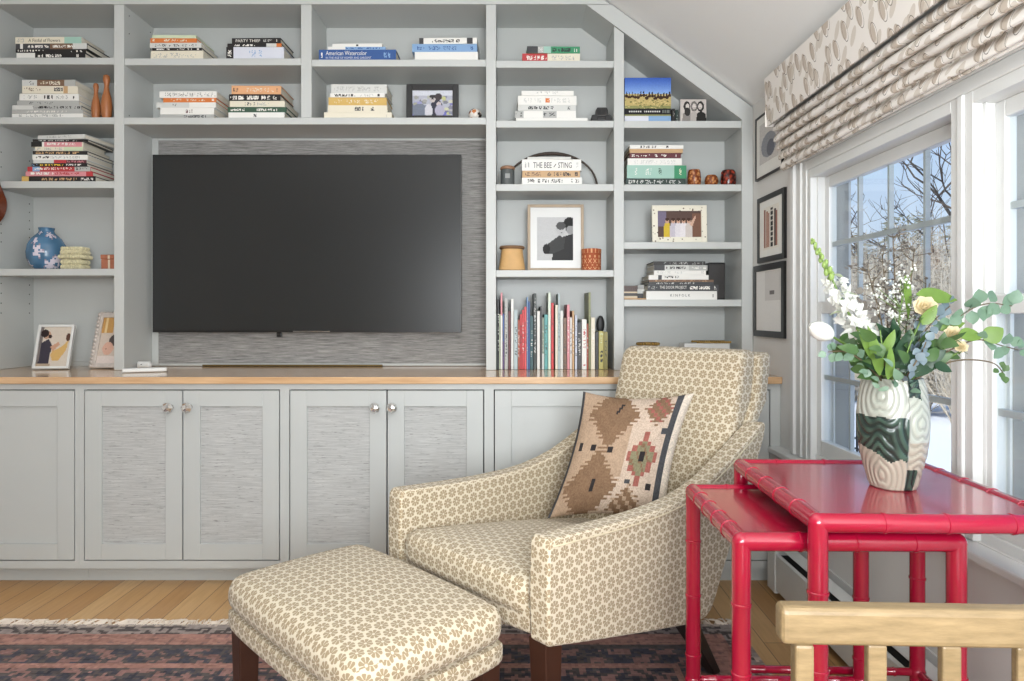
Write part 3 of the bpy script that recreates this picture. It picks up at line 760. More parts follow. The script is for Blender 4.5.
stack('c1', [
    B('thin white book', 332, 382, 3.5, 'white', [mk(.48, .51, 'ink', .8)]),
    B('thin white and blue book', 328, 385.6, 2.8, [(.3, C['white']), (1, C['lblue'])], [mk(.32, .9, 'blue', .6)], cov=C['white']),
    B('large royal blue art book', 318.8, 396, 9.6, 'blue', [mk(.85, .93, 'lblue', .6), mk(.03, .04, 'wink', .8)], title=[('American Watercolor', .09, .62, .5, .88, C['wink']), ('IN THE AGE OF HOMER AND SARGENT', .09, .68, .17, .36, C['lav'])])], 'in the royal blue based stack', (.17, .2))
stack('c1', [
    B('white book with black ended spine', 419, 477, 6, [(.08, C['dark']), (.82, C['white']), (.92, C['dark']), (1, C['white'])], [mk(.2, .7, 'ink', .55)], cov=C['white']),
    B('light blue book', 412, 477, 8, 'lblue', [mk(.08, .7, 'blue', .35), mk(.9, .95, 'blue', .7)]),
    B('plain white thick book', 414.6, 478, 7.6, 'white', [mk(.35, .37, 'grey', .4)])], 'in stack above black frame', (.16, .2))
stack('c2', [
    B('pale grey thick book', 331, 386.5, 9.2, 'lgrey', [mk(.06, .9, 'grey', .4)]),
    B('white book with black title', 330, 384.7, 4.2, 'white', [mk(.08, .46, 'ink', .65), mk(.56, .8, 'grey', .4), mk(.87, .93, 'ink', .8)]),
    B('mustard yellow book', 328.5, 386.5, 8, 'must', [mk(.1, .85, 'cream', .25)]),
    B('cream book with a dark crouching figure', 328, 387.3, 7, 'cream', [mk(.46, .6, 'dark', .8), mk(.72, .8, 'dark', .5)]),
    B('wide cream paperback', 324, 391.7, 5.2, 'cream', [mk(.88, .95, 'grey', .4)], soft=True)], 'in stack beside black frame', (.16, .2))
stack('d1', [
    B('green and black book', 527, 580, 6.8, [(.2, C['dark']), (.31, C['grey']), (.45, C['teal']), (1, C['emer'])], [mk(.46, .82, 'dgreen', .7), mk(.9, .95, 'wink', .7)], title=[('THE', .21, .3, .2, .8, C['white'])], cov=C['emer']),
    B('red and white book', 522.3, 580, 7.2, [(.44, C['red']), (1, C['cream'])], [mk(.08, .42, 'wink', .6), mk(.52, .9, 'grey', .35)], cov=C['red'])], 'in the two-book stack', (.16, .19))
stack('d2', [
    B('thin white book', 521.6, 573.7, 4.8, 'white', [mk(.3, .7, 'grey', .2)]),
    B('thick white book with an orange disc', 518, 576.6, 9, 'white', [mk(.45, .54, 'orange', .85), mk(.1, .4, 'lgrey', .6), mk(.58, .9, 'lgrey', .6)]),
    B('light grey book with dark italic title', 518, 576, 6.2, 'lgrey', [mk(.18, .62, 'dark', .6), mk(.86, .92, 'dark', .5)]),
    B('grey green and white jacketed book', 515, 576, 7, [(.14, C['grey']), (.46, C['white']), (.68, C['grey']), (1, C['white'])], [mk(.02, .13, 'dgreen', .4), mk(.48, .66, 'dark', .4)], cov=C['grey']),
    B('thin wide white book', 516, 587.6, 2.6, 'white', ())], 'in stack beside toy car', (.16, .2))
stack('d3', [
    B('thin off white book', 527.5, 571, 2.4, 'lgrey', ()),
    B('thick white book titled in black capitals', 522, 581.4, 11.4, 'white', [mk(.05, .07, 'grey', .8), mk(.1, .13, 'grey', .8), mk(.9, .96, 'lgrey', .6)], title=[('THE BEE', .19, .5, .24, .74, C['ink']), ('STING', .61, .84, .24, .74, C['ink']), ('/', .53, .58, .3, .6, C['ink'])]),
    B('tan book with dark lettering', 522.3, 580, 6.8, 'tan', [mk(.06, .36, 'brown', .5), mk(.44, .86, 'ink', .6), mk(.92, .96, 'ink', .9)]),
    B('white book with spaced black capitals', 522, 582, 6.6, 'white', [mk(.1, .72, 'ink', .5), mk(.82, .95, 'ink', .5)])], 'in stack beside candle jar', (.15, .17))
stack('e2', [
    B('white book with black title', 629.7, 683.6, 3.8, 'white', [mk(.2, .5, 'ink', .5), mk(.68, .71, 'ink', .9)]),
    B('tan book', 629.7, 683, 4, 'tan', ()),
    B('dark maroon book', 629.7, 681, 5.4, 'maroon', [mk(.05, .4, 'wink', .5), mk(.5, .75, 'wink', .4), mk(.88, .92, 'wink', .9)]),
    B('white book', 627.7, 682, 7, 'white', [mk(.1, .9, 'lgrey', .5)]),
    B('thick pale teal book', 627, 686.7, 13.2, [(.8, C['teal']), (1, C['emer'])], [mk(.14, .18, 'wink', .5), mk(.3, .42, 'wink', .3), mk(.54, .6, 'green', .5), mk(.7, .72, 'dgreen', .5), mk(.88, .93, 'paleg', .5)], cov=C['teal']),
    B('dark green book with speckled lettering', 625.8, 686, 5.8, 'dgreen', [mk(.03, .97, 'lgrey', .42)])], 'in stack beside amber holders', (.15, .19))
stack('e4', [
    B('black thin book', 654, 705.5, 3.8, 'black', [mk(.2, .95, 'grey', .35)]),
    B('black and white book', 654, 707.8, 5.4, [(.2, C['dark']), (.65, C['lgrey']), (1, C['grey'])], [mk(.2, .62, 'ink', .55), mk(.7, .97, 'white', .4)], cov=C['white']),
    B('white book', 654, 706, 4.6, 'white', [mk(.06, .6, 'lgrey', .6), mk(.92, .96, 'grey', .7)]),
    B('white book with dark gap near one end', 649, 708.6, 4.6, [(.16, C['white']), (.22, C['dark']), (1, C['white'])], [mk(.27, .55, 'ink', .5)], cov=C['white']),
    B('dark brown thin book', 649, 713.8, 2.3, 'brown', [mk(.1, .9, 'tan', .3)]),
    B('thin charcoal book', 649, 713.8, 2.6, 'dark', [mk(.1, .7, 'lgrey', .4)]),
    B('slate grey book titled in white capitals', 647.7, 718.8, 6.4, 'dark', [mk(.02, .14, 'grey', .4), mk(.6, .88, 'wink', .7), mk(.92, .97, 'wink', .6)], title=[('THE DOOR PROJECT', .17, .55, .2, .8, C['wink'])]),
    B('thick white book titled in grey', 646.4, 717.5, 8.6, 'white', [mk(.92, .95, 'ink', .8)], title=[('K I N F O L K', .34, .62, .35, .65, C['dark'])])], 'in stack beside black speaker', (.15, .19))
stack('e4', [
    B('grey paperback', 638.4, 644.6, 4.0, 'grey', (), D=.1, soft=True), B('pale grey paperback', 637.6, 645.4, 4.5, 'lgrey', (), D=.1, soft=True), B('dark paperback', 638.2, 645.2, 5, 'dark', (), D=.1, soft=True)],
    'in pile behind striped box', y0=3.13)
# flat pair under the face-out book, and upright dark books behind it
stack('e1', [B('blue and lilac thick book', 624.6, 671, 5.6, [(.52, C['lav']), (1, C['lblue'])], (), cov=C['blue'])], 'under the blue landscape book', (.15, .17))

# face-out landscape book
def raster(w, h, bg):
    return [[bg for _ in range(w)] for _ in range(h)]
def ell(R, cx, cy, rx, ry, col, ang=0):
    h, w = len(R), len(R[0]); ca, sa = math.cos(ang), math.sin(ang)
    for j in range(h):
        for i in range(w):
            x, y = (i + .5) / w - cx, (j + .5) / h - cy; X, Y = x * ca + y * sa, -x * sa + y * ca
            if (X / rx) ** 2 + (Y / ry) ** 2 <= 1: R[j][i] = col
def rec(R, x0, x1, y0, y1, col):
    h, w = len(R), len(R[0])
    for j in range(h):
        for i in range(w):
            if x0 <= (i + .5) / w <= x1 and y0 <= (j + .5) / h <= y1: R[j][i] = col
def poly(R, pts, col):
    h, w = len(R), len(R[0]); n = len(pts)
    for j in range(h):
        for i in range(w):
            x, y, ins = (i + .5) / w, (j + .5) / h, False
            for k in range(n):
                (x0, y0), (x1, y1) = pts[k], pts[k - 1]
                if (y0 > y) != (y1 > y) and x < (x1 - x0) * (y - y0) / (y1 - y0) + x0: ins = not ins
            if ins: R[j][i] = col
def rcol(R):
    h, w = len(R), len(R[0])
    return lambda u, v: R[min(h - 1, int((1 - v) * h))][min(w - 1, int(u * w))]
def noisy(R, a, sd=1):
    r = random.Random(sd)
    for row in R:
        for i, c in enumerate(row):
            k = 1 + r.uniform(-a, a); row[i] = tuple(min(1, x * k) for x in c)
g_ = lambda v: lin((v, v, v))
zb1 = SHELF['e1'] + 5.6 * YS / F + .001
fx0, fx1 = X_(624.7, YS), X_(671, YS); fh = 38.2 * YS / F
R = raster(64, 52, lin((90, 130, 200)))
for j in range(52):
    y = j / 52
    for i in range(64):
        R[j][i] = lin((58 + 190 * y, 92 + 190 * y, 176 + 120 * y)) if y < .42 else lin((188, 168, 110)) if y < .72 else lin((140, 140, 90))
rr = random.Random(3)
for k in range(16):
    x = .04 + k * .062; y = .5 + rr.uniform(-.04, .05); ell(R, x, y, .045, .035, lin((62, 40, 30))); ell(R, x, y - .07, .015, .05, lin((40, 34, 40)))
for k in range(90): ell(R, rr.random(), rr.uniform(.58, .8), .02, .01, lin((110, 110, 66) if k % 2 else (206, 186, 130)))
rec(R, 0, 1, .8, .97, lin((30, 30, 34)))
for k in range(15):
    if k != 6: rec(R, .1 + k * .045, .13 + k * .045, .86, .91, lin((206, 204, 200)))
for k in range(4): rec(R, .82 + k * .04, .85 + k * .04, .84, .92, lin((110, 116, 112)))
noisy(R, .06)
t = thing('book', 'face-out hardback with horses under blue sky on its cover, standing in the sloped corner', 'book', ((fx0 + fx1) / 2, YS, zb1))
b = MB(); b.box(fx0, fx1, YS + .0002, YS + .003, zb1, zb1 + fh, C['blue']); b.box(fx0, fx1, YS + .021, YS + .024, zb1, zb1 + fh, C['blue']); b.box(fx0, fx0 + .003, YS + .003, YS + .021, zb1, zb1 + fh, C['dark']); b.build('cover', bookm, t, world=True)
b = MB(); b.box(fx0 + .0035, fx1 - .003, YS + .0032, YS + .0208, zb1 + .003, zb1 + fh - .003); b.build('pages', paper, t, world=True)
b = MB(); b.grid(lambda u, v: (fx0 + (fx1 - fx0) * u, YS, zb1 + fh * v), 64, 52, rcol(R)); b.build('cover_picture', printm, t, world=True)
for k, (a, h_, cc, nm) in enumerate(((672.2, 31, 'black', 'black upright book right behind the horse cover'), (675.4, 29, 'dgreen', 'dark green upright book between the horse cover and the small photo'))):
    Y = 3.10; o = make_book(h_ * Y / F * .52, 2.8 * Y / F, .13, S1(cc), [mk(.2, .8, 'grey', .3)], upright=True, sd=k)
    o.location = (X_(a + 1.5, Y), Y, SHELF['e1'] + .0005); tag(o, nm, 'book', 'upright books behind the horse cover')

# upright row on the worktop
RX = [(75.5, 84, 230, 'dgreen', 'dark green'), (85, 97, 135, 'black', 'tall black'), (97.5, 105, 235, 'paleg', 'short sage green'), (106, 119, 88, 'wpink', 'very tall white and pink'), (120, 132, 235, 'purple', 'short purple'),
      (133, 156, 128, 'spk', 'tall speckled grey'), (158, 175, 215, 'maroon', 'short dark maroon'), (177, 195, 133, 'white', 'tall white'), (197, 222, 205, 'pbl', 'wide pale blue grey'), (224, 237, 272, 'rust', 'short rust red'),
      (238, 252, 237, 'red', 'bright red'), (253, 267, 205, 'red', 'taller red'), (268, 283, 185, 'red2', 'tallest red'), (284, 293, 120, 'lblue', 'tall thin light blue'), (294, 306, 150, 'blue', 'mid height blue'), (307, 328, 245, 'dteal', 'wide dark teal'),
      (330, 351, 95, 'dspk', 'very tall dark speckled'), (354, 374, 215, 'white', 'short white'), (375.5, 387, 180, 'dark', 'thin charcoal'), (388, 403, 260, 'gg', 'grey green'), (404, 428, 238, 'teal2', 'wide teal'), (430, 448, 88, 'paleg2', 'very tall pale green'),
      (450, 468, 160, 'red', 'red and yellow'), (478, 496, 172, 'cream', 'tall cream'), (497.5, 511, 95, 'pbl', 'very tall pale blue grey'), (512, 532, 212, 'white', 'short wide white'), (534, 556, 260, 'brown', 'short brown patterned'), (558, 577, 170, 'pink', 'tall pink and orange'),
      (578, 592, 258, 'white', 'low white'), (594, 608, 212, 'tan', 'tan'), (612, 628, 240, 'lav2', 'pale lavender'), (630, 656, 292, 'dark', 'low wide dark grey'), (659, 692, 270, 'wred', 'white red-lettered'), (694, 704, 300, 'rust', 'low rust'), (705, 720, 88, 'olive', 'very tall olive'),
      (721.5, 749, 258, 'cream', 'wide cream'), (752, 772, 355, 'dark', 'lowest dark'), (774, 808, 353, 'yol', 'lowest yellow patterned'), (810, 836, 356, 'olive2', 'lowest olive')]
UC = dict(wpink=[(.7, C['white']), (1, C['pink'])], purple=[(.5, lin((96, 70, 120))), (1, lin((70, 90, 150)))], spk=S1('grey'), pbl=[(1, lin((176, 190, 192)))], red=[(1, lin((206, 62, 66)))], red2=[(1, lin((214, 84, 84)))],
          dteal=[(1, lin((48, 84, 88)))], dspk=[(1, lin((52, 58, 54)))], gg=[(.3, C['white']), (1, lin((150, 158, 140)))], teal2=[(1, lin((92, 158, 156)))], paleg2=[(1, lin((214, 224, 206)))], lav2=[(1, lin((192, 198, 212)))], wred=S1('white'),
          olive=[(1, lin((136, 138, 98)))], yol=[(1, lin((188, 178, 108)))], olive2=[(1, lin((142, 134, 82)))])
seenlab = {}
for i, (a, c_, top, key, nm) in enumerate(RX):
    Y = 3.052 + (.012 if i % 3 == 1 else 0) + rb.uniform(0, .006)
    x0, x1 = 485 + a / 6.807, 485 + c_ / 6.807
    hh = (612 - top) / 6.807 * Y / F; T = (x1 - x0) * Y / F - .0012
    marks = {'spk': [mk(.1, .9, 'dark', .4)], 'dspk': [mk(.2, .95, 'lgrey', .35)], 'wred': [mk(.4, .8, 'red', .5), mk(.08, .1, 'red', .8)], 'brown': [mk(.05, .95, 'dark', .4)], 'yol': [mk(.2, .5, 'black', .8), mk(.7, .95, 'paleg', .5)]}.get(key, [mk(.25, .8, 'wink' if i % 2 else 'ink', .3)])
    o = make_book(hh, T, min(.17 + rb.uniform(0, .03), YB - Y - .02) if i < len(RX) - 3 else .13, UC.get(key) or S1(key), marks, upright=True, sd=i, soft=i % 2 == 0)
    o.location = (X_((x0 + x1) / 2, Y), Y, ZT + .0006)
    cat_pos = 'first' if i == 0 else 'last' if i == len(RX) - 1 else None
    prev = RX[i - 1][4] if i else None
    l = f'{nm} book in the upright row, ' + (f'after the {prev} one' if prev else 'first against the upright')
    tag(o, l, 'book', 'upright books standing in a row on the worktop')

# ------------------------------------------------------------------ picture frames and small things
def frame(name, label, px, pz, bw, matw, R, Y, fm, tilt=0, group=None, standing=True, cat='picture frame', inner=None, stem='picture_frame', thick=.016, rot=0, sub=None):
    x0, x1 = X_(px[0], Y), X_(px[1], Y); W = x1 - x0; zb = sub; h = Z_(pz[0], Y) - zb
    t = thing(name, label, cat, ((x0 + x1) / 2, Y, zb), group=group)
    b = MB(); w2 = W / 2
    b.box(-w2, -w2 + bw, -.0, thick, 0, h); b.box(w2 - bw, w2, 0, thick, 0, h); b.box(-w2 + bw, w2 - bw, 0, thick, 0, bw); b.box(-w2 + bw, w2 - bw, 0, thick, h - bw, h)
    b.build('frame_border', fm, t, bevel=.0015)
    b = MB(); b.box(-w2 + bw, w2 - bw, .007, thick - .002, bw, h - bw); b.build('mat_board' if matw else 'backing', white, t)
    i_ = bw + matw; nx, ny = len(R[0]), len(R)
    b = MB(); 
    if inner: ix0, ix1, iz0, iz1 = [-w2 + W * inner[0], -w2 + W * inner[1], h * inner[2], h * inner[3]]
    else: ix0, ix1, iz0, iz1 = -w2 + i_, w2 - i_, i_, h - i_
    b.grid(lambda u, v: (ix0 + (ix1 - ix0) * u, .0066, iz0 + (iz1 - iz0) * v), nx, ny, rcol(R)); b.build('photo', printm, t)
    if standing:
        b = MB(); tq = math.tan(tilt); b.prism([(thick + .0005, h * .62), (thick + .045, (thick + .045) * tq + .0006), (thick + .041, (thick + .041) * tq + .0006), (thick + .0005, h * .56)], lambda a, c_, d: (d, a, c_), -.02, .02); b.build('easel_back', black, t)
    t.rotation_euler = (-tilt, 0, rot); t.location.z += thick * math.sin(tilt)
    return t
# black frame with the family photo (grey blue print)
R = raster(52, 34, lin((176, 178, 190)))
for k in range(60): ell(R, rr.random(), rr.uniform(.2, 1), .06, .07, lin((rr.randint(110, 200),) * 2 + (rr.randint(130, 205),)))
rec(R, 0, 1, 0, .2, lin((206, 208, 216)))
ell(R, .18, .8, .2, .28, lin((120, 126, 140))); ell(R, .6, .75, .16, .4, lin((60, 60, 72))); ell(R, .5, .34, .07, .13, lin((190, 180, 178))); ell(R, .5, .24, .08, .07, lin((58, 54, 58)))
ell(R, .64, .25, .09, .14, lin((70, 62, 66))); ell(R, .66, .55, .06, .1, lin((196, 184, 182))); ell(R, .68, .8, .12, .24, lin((176, 172, 190))); ell(R, .4, .82, .1, .28, lin((206, 204, 210)))
rec(R, .455, .545, .31, .36, lin((50, 48, 52))); noisy(R, .06)
frame('picture_frame', 'black framed family snapshot between the mustard book stack and small ball', (406.3, 458.5), (84, 118.6), .027, 0, R, 3.09, black, 0, sub=SHELF['c2'] + .0005)
# wood frame, man holding baby
R = raster(44, 54, g_(196))
poly(R, [(.72, .45), (.95, .4), (1, .38), (1, 1), (.4, 1), (.45, .82)], g_(52)); ell(R, .9, .17, .17, .17, g_(36)); ell(R, .93, .3, .12, .1, g_(150))
poly(R, [(.18, .72), (.3, .62), (.62, .42), (.78, .5), (.74, .74), (.4, .86), (.2, .84)], g_(66)); ell(R, .26, .74, .1, .12, g_(40)); ell(R, .66, .28, .13, .15, g_(188)); ell(R, .66, .2, .13, .09, g_(84)); ell(R, .63, .29, .015, .012, g_(60)); ell(R, .72, .29, .015, .012, g_(60)); ell(R, .68, .37, .03, .01, g_(100))
noisy(R, .04)
frame('picture_frame', 'pale wood framed black and white photo of adult holding baby, between two baskets', (527.6, 584), (204, 269.6), .013, .03, R, 3.12, paint('pale_wood_frame', (176, 156, 132), .5, var=.15), .04, inner=(.17, .81, .16, .81), sub=SHELF['d4'] + .0015)
# floral frame with group
R = raster(50, 34, lin((92, 72, 66)))
rec(R, 0, .2, 0, .6, lin((120, 110, 132))); rec(R, .8, 1, .1, 1, lin((120, 86, 70)))
for k, (x, c_) in enumerate(((.22, (210, 180, 60)), (.36, (196, 190, 200)), (.48, (220, 214, 218)), (.6, (226, 220, 222)), (.72, (206, 196, 190)))):
    ell(R, x, .78, .09, .36, lin(c_)); ell(R, x, .38, .045, .085, lin((200, 160, 136))); ell(R, x, .31, .05, .06, lin((70, 48, 38)))
poly(R, [(.74, .5), (.86, .18), (.89, .2), (.8, .6)], lin((206, 168, 146))); noisy(R, .05)
q = NT('floral_frame'); v = q.coord(); vo = q.n('TexVoronoi', i_Scale=55.0); q.l(v, vo.inputs['Vector'])
q.base(q.ramp(vo.outputs['Distance'], [(.12, lin((92, 66, 46))), (.26, lin((232, 226, 208)))])); q.set(Roughness=.5)
frame('picture_frame', 'cream floral framed colour photo of a smiling group above the black speaker', (652.4, 707.4), (205, 241.6), .026, 0, R, 3.08, q.m, .05, sub=SHELF['e3'] + .0015)
# white frame, man and woman
R = raster(40, 56, lin((206, 194, 180)))
rec(R, 0, .1, 0, 1, lin((120, 112, 108))); poly(R, [(.08, .4), (.3, .3), (.42, .46), (.4, .95), (.06, .95)], lin((62, 58, 68))); ell(R, .22, .2, .13, .1, lin((186, 146, 122))); ell(R, .15, .16, .13, .1, lin((44, 34, 34))); ell(R, .33, .24, .06, .05, lin((60, 44, 40)))
poly(R, [(.45, .62), (.75, .5), (.95, .32), (.9, .6), (.7, .85), (.5, .86), (.42, .72)], lin((206, 168, 106))); ell(R, .92, .26, .08, .1, lin((90, 62, 50))); poly(R, [(.38, .5), (.62, .38), (.68, .44), (.48, .62)], lin((196, 152, 126)))
rec(R, 0, .45, .93, 1, lin((170, 152, 130))); noisy(R, .04)
frame('picture_frame', 'thin white framed photo of a man beside a woman in yellow by the bookcase end', (32.5, 67), (324, 367.2), .011, 0, R, 3.05, white, .27, rot=.1, sub=ZT + .0012)
# ornate silver frame, baby
R = raster(40, 50, lin((206, 190, 176)))
rec(R, 0, .5, 0, .34, lin((196, 150, 90))); rec(R, .12, .22, 0, .34, lin((226, 200, 150))); ell(R, .8, .38, .2, .18, lin((120, 124, 120))); ell(R, .6, .5, .2, .12, lin((86, 78, 76))); ell(R, .4, .68, .24, .14, lin((214, 170, 150))); ell(R, .32, .69, .03, .02, lin((120, 80, 74))); rec(R, 0, 1, .84, 1, lin((222, 208, 200))); noisy(R, .05)
t = frame('picture_frame', 'ornate whitewashed frame with baby photo, partly hidden by the upright near the white remote', (89, 122.3), (311.5, 365.8), .022, 0, R, 3.10, paint('whitewashed_silver', (206, 196, 188), .4, .3, var=.3, scale=60), .28, rot=-.04, sub=ZT + .0012)
b = MB(); W_2, h_2 = (33.3 * 3.10 / F) / 2, Z_(311.5, 3.10) - ZT - .0012
for k in range(15):
    for sx in (-1, 1): b.ball((sx * (W_2 - .003), .002, h_2 * (k + .5) / 15), .0095, 8, 6)
for k in range(10):
    for zc in (0.008, h_2): b.ball((-W_2 + 2 * W_2 * (k + .5) / 10, .006, zc), .0075, 8, 6)
b.build('beaded_edge', paint('whitewashed_silver', (0, 0, 0)), t, smooth=True)
# photo block with three people
R = raster(44, 40, g_(196))
for x, c_ in ((.25, 48), (.53, 112), (.78, 44)): ell(R, x, .3, .13, .22, g_(c_))
for x in (.27, .53, .76): ell(R, x, .3, .075, .12, g_(206)); ell(R, x, .36, .03, .012, g_(120))
poly(R, [(.06, 1), (.1, .6), (.25, .5), (.4, .62), (.42, 1)], g_(138)); poly(R, [(.38, 1), (.4, .58), (.54, .48), (.66, .6), (.66, 1)], g_(178)); poly(R, [(.6, 1), (.64, .6), (.8, .48), (.98, .62), (1, 1)], g_(40)); ell(R, .27, .52, .12, .18, g_(52))
for row in R:
    for i, c_ in enumerate(row): row[i] = (c_[0] * 1.02, c_[1] * .93, c_[2] * .86)
noisy(R, .05)
Y = 3.07; x0, x1, h = X_(680.4, Y), X_(706.3, Y), 23.6 * Y / F; zs = SHELF['e1'] + .0005
t = thing('photo_block', 'small sepia photo block of three people on the shelf below the slope', 'photo', ((x0 + x1) / 2, Y, zs))
b = MB(); b.box(x0, x1, Y, Y + .02, zs, zs + h); b.build('block', white, t, world=True)
b = MB(); b.grid(lambda u, v: (x0 + (x1 - x0) * u, Y - .0004, zs + h * v), 44, 40, rcol(R)); b.build('photo', printm, t, world=True)

# wall pictures on the window wall (thin black frames)
def wallpic(label, ya, yb, za, zb, bw, R, inner):
    t = thing('wall_picture', label, 'picture', (XW, (ya + yb) / 2, za), group='black framed pictures on the window wall')
    xo, xi = XW - .012, XW - .0005; b = MB()
    b.box(xo, xi, ya, ya + bw, za, zb); b.box(xo, xi, yb - bw, yb, za, zb); b.box(xo, xi, ya + bw, yb - bw, za, za + bw); b.box(xo, xi, ya + bw, yb - bw, zb - bw, zb); b.build('frame_border', black, t, world=True)
    b = MB(); b.box(xo + .004, xi, ya + bw, yb - bw, za + bw, zb - bw); b.build('mat_board', paint('mat_card', (240, 238, 232), .8), t, world=True)
    y0, y1 = yb - (yb - ya) * inner[0], yb - (yb - ya) * inner[1]; z0, z1 = za + (zb - za) * inner[2], za + (zb - za) * inner[3]
    b = MB(); b.grid(lambda u, v: (xo + .0035, y0 + (y1 - y0) * u, z0 + (z1 - z0) * v), len(R[0]), len(R), rcol(R)); b.build('print', printm, t, world=True)
R = raster(40, 60, lin((236, 231, 220)))
for k, (x, c_, w) in enumerate(((.1, (150, 96, 82), .05), (.24, (176, 120, 100), .05), (.36, (170, 110, 96), .04), (.55, (48, 44, 44), .08), (.76, (90, 78, 74), .06), (.86, (160, 112, 98), .05))): rec(R, x - w, x + w, .05 + .05 * (k % 3), .95, lin(c_))
for k in range(7): rec(R, .48, .62, .1 + k * .12, .13 + k * .12, lin((210, 204, 196)))
noisy(R, .05)
wallpic('black framed abstract of narrow vertical stripes, middle one of three wall pictures', 2.66, 2.952, 1.302, 1.579, .021, R, (.22, .8, .18, .82))
R = raster(40, 60, lin((236, 234, 230))); rec(R, .35, 1, .0, .5, lin((218, 215, 211))); rec(R, .55, .75, .34, .4, lin((120, 116, 114))); rec(R, .5, .8, .5, .502, lin((150, 146, 142))); noisy(R, .015)
wallpic('black framed pale minimal print, lowest of three pictures by the window', 2.664, 2.997, .988, 1.292, .026, R, (.12, .88, .1, .9))
R = raster(40, 60, lin((212, 208, 204))); ell(R, .5, .6, .4, .3, lin((150, 152, 158))); ell(R, .6, .7, .2, .2, lin((110, 112, 122))); noisy(R, .08)
wallpic('black framed grey print tucked behind the roman blind', 2.68, 2.976, 1.66, 1.93, .008, R, (.15, .85, .22, .85))

# bowling pins
def HF(zk, hpx, Y):
    ps = CY - (zk - H) * F / YU
    return (Z_(ps - hpx, Y) - zk) / (hpx * Y / F)
def lathe_thing(name, label, cat, px, base, Y, prof, m, k=None, group=None, zk=None, seg=24, rfn=None, colfn=None):
    s = Y / F; b = MB(); b.lathe([(r * s, z * s) for r, z in prof], seg, colfn=colfn, rfn=rfn)
    o = b.build(name, m, smooth=True, auto=.9); o.location = (X_(px, Y), Y, zk + .0006); o.scale.z = HF(zk, max(z for r, z in prof), Y); return tag(o, label, cat, group)
lathe_thing('bowling_pin', 'short turned wooden bowling pin next to the book stack', 'bowling pin', 96, 0, 3.08, [(2.6, 0), (3.8, 3), (4.3, 10), (3.6, 16), (2.0, 22), (1.7, 25), (2.2, 28), (2.6, 30.5), (2.0, 33), (.2, 34)], honey, zk=SHELF['a2'], group='wooden bowling pins')
lathe_thing('bowling_pin', 'taller turned wooden bowling pin beside the upright', 'bowling pin', 106.6, 0, 3.07, [(3.2, 0), (4.6, 4), (5.3, 12), (4.4, 20), (2.5, 27), (2.0, 31), (2.6, 34.5), (3.4, 37.5), (2.8, 41), (.2, 42.5)], honey, zk=SHELF['a2'], group='wooden bowling pins')
# blue vase
rv = random.Random(9)
fl = [(rv.uniform(0, 2 * PI), rv.uniform(.08, .8), rv.uniform(.2, .42), rv.choice((0, 1))) for _ in range(26)]
cb, cw, cg = lin((84, 126, 160)), lin((214, 206, 216)), lin((150, 138, 152))
def vcol(a, t):
    for (fa, ft, fr, kk) in fl:
        da = (a - fa + PI) % (2 * PI) - PI; dt = (t - ft) * 3.2; r = math.hypot(da, dt); an = math.atan2(dt, da)
        if r < fr * (.62 + .38 * math.cos(an * 5 + kk)): return cw if r < fr * .8 else cg
    n = noise.noise((math.cos(a) * 2, math.sin(a) * 2, t * 5)); k = .8 + .35 * n
    return tuple(x * k for x in cb)
pv = [(8, 0), (11, 1), (14.5, 5), (17, 11), (17.6, 17), (16.4, 24), (13, 30), (9, 34), (7, 36), (6.6, 38), (7.2, 40.5), (6, 40.5)]
def dense(pr, n):
    out = []
    for (a, b) in zip(pr, pr[1:]):
        for k in range(n): out.append((a[0] + (b[0] - a[0]) * k / n, a[1] + (b[1] - a[1]) * k / n))
    return out + [pr[-1]]
lathe_thing('vase', 'round blue vase with white flower pattern', 'vase', 46.6, 0, 3.12, dense(pv, 4), glazem, zk=SHELF['a4'], seg=64, colfn=vcol)
# shell box
t = thing('shell_box', 'small square cream shell covered box beside the blue vase', 'box', (X_(75.5, 3.11), 3.11, SHELF['a4'] + .0006))
s = 3.11 / F; shellm = paint('cream_shells', (216, 200, 164), .4, var=.6, scale=110)
b = MB(); rs = random.Random(4)
for lvl, (hw, z) in enumerate(((9.6, 2.4), (9.6, 7))):
    for k in range(36):
        u = (k % 9 + .5) / 9 * 2 - 1; sd = k // 9; p = ((u * hw, -hw), (u * hw, hw), (-hw, u * hw), (hw, u * hw))[sd]
        b.ball((p[0] * s, p[1] * s * .7, z * s), 1.7 * s, 6, 5, sc=(1, 1, 1.25))
b.box(-9.4 * s, 9.4 * s, -6.4 * s, 6.4 * s, 0, 9.6 * s); b.build('box_body', shellm, t, smooth=False)
b = MB()
for lvl, (hw, z) in enumerate(((11.4, 11.8), (9.8, 16), (9.4, 19.4))):
    for k in range(36):
        u = (k % 9 + .5) / 9 * 2 - 1; sd = k // 9; p = ((u * hw, -hw), (u * hw, hw), (-hw, u * hw), (hw, u * hw))[sd]
        b.ball((p[0] * s, p[1] * s * .7, z * s), 1.75 * s, 6, 5, sc=(1, 1, 1.2))
b.box(-9.9 * s, 9.9 * s, -6.8 * s, 6.8 * s, 10 * s, 20 * s); b.build('lid', shellm, t)
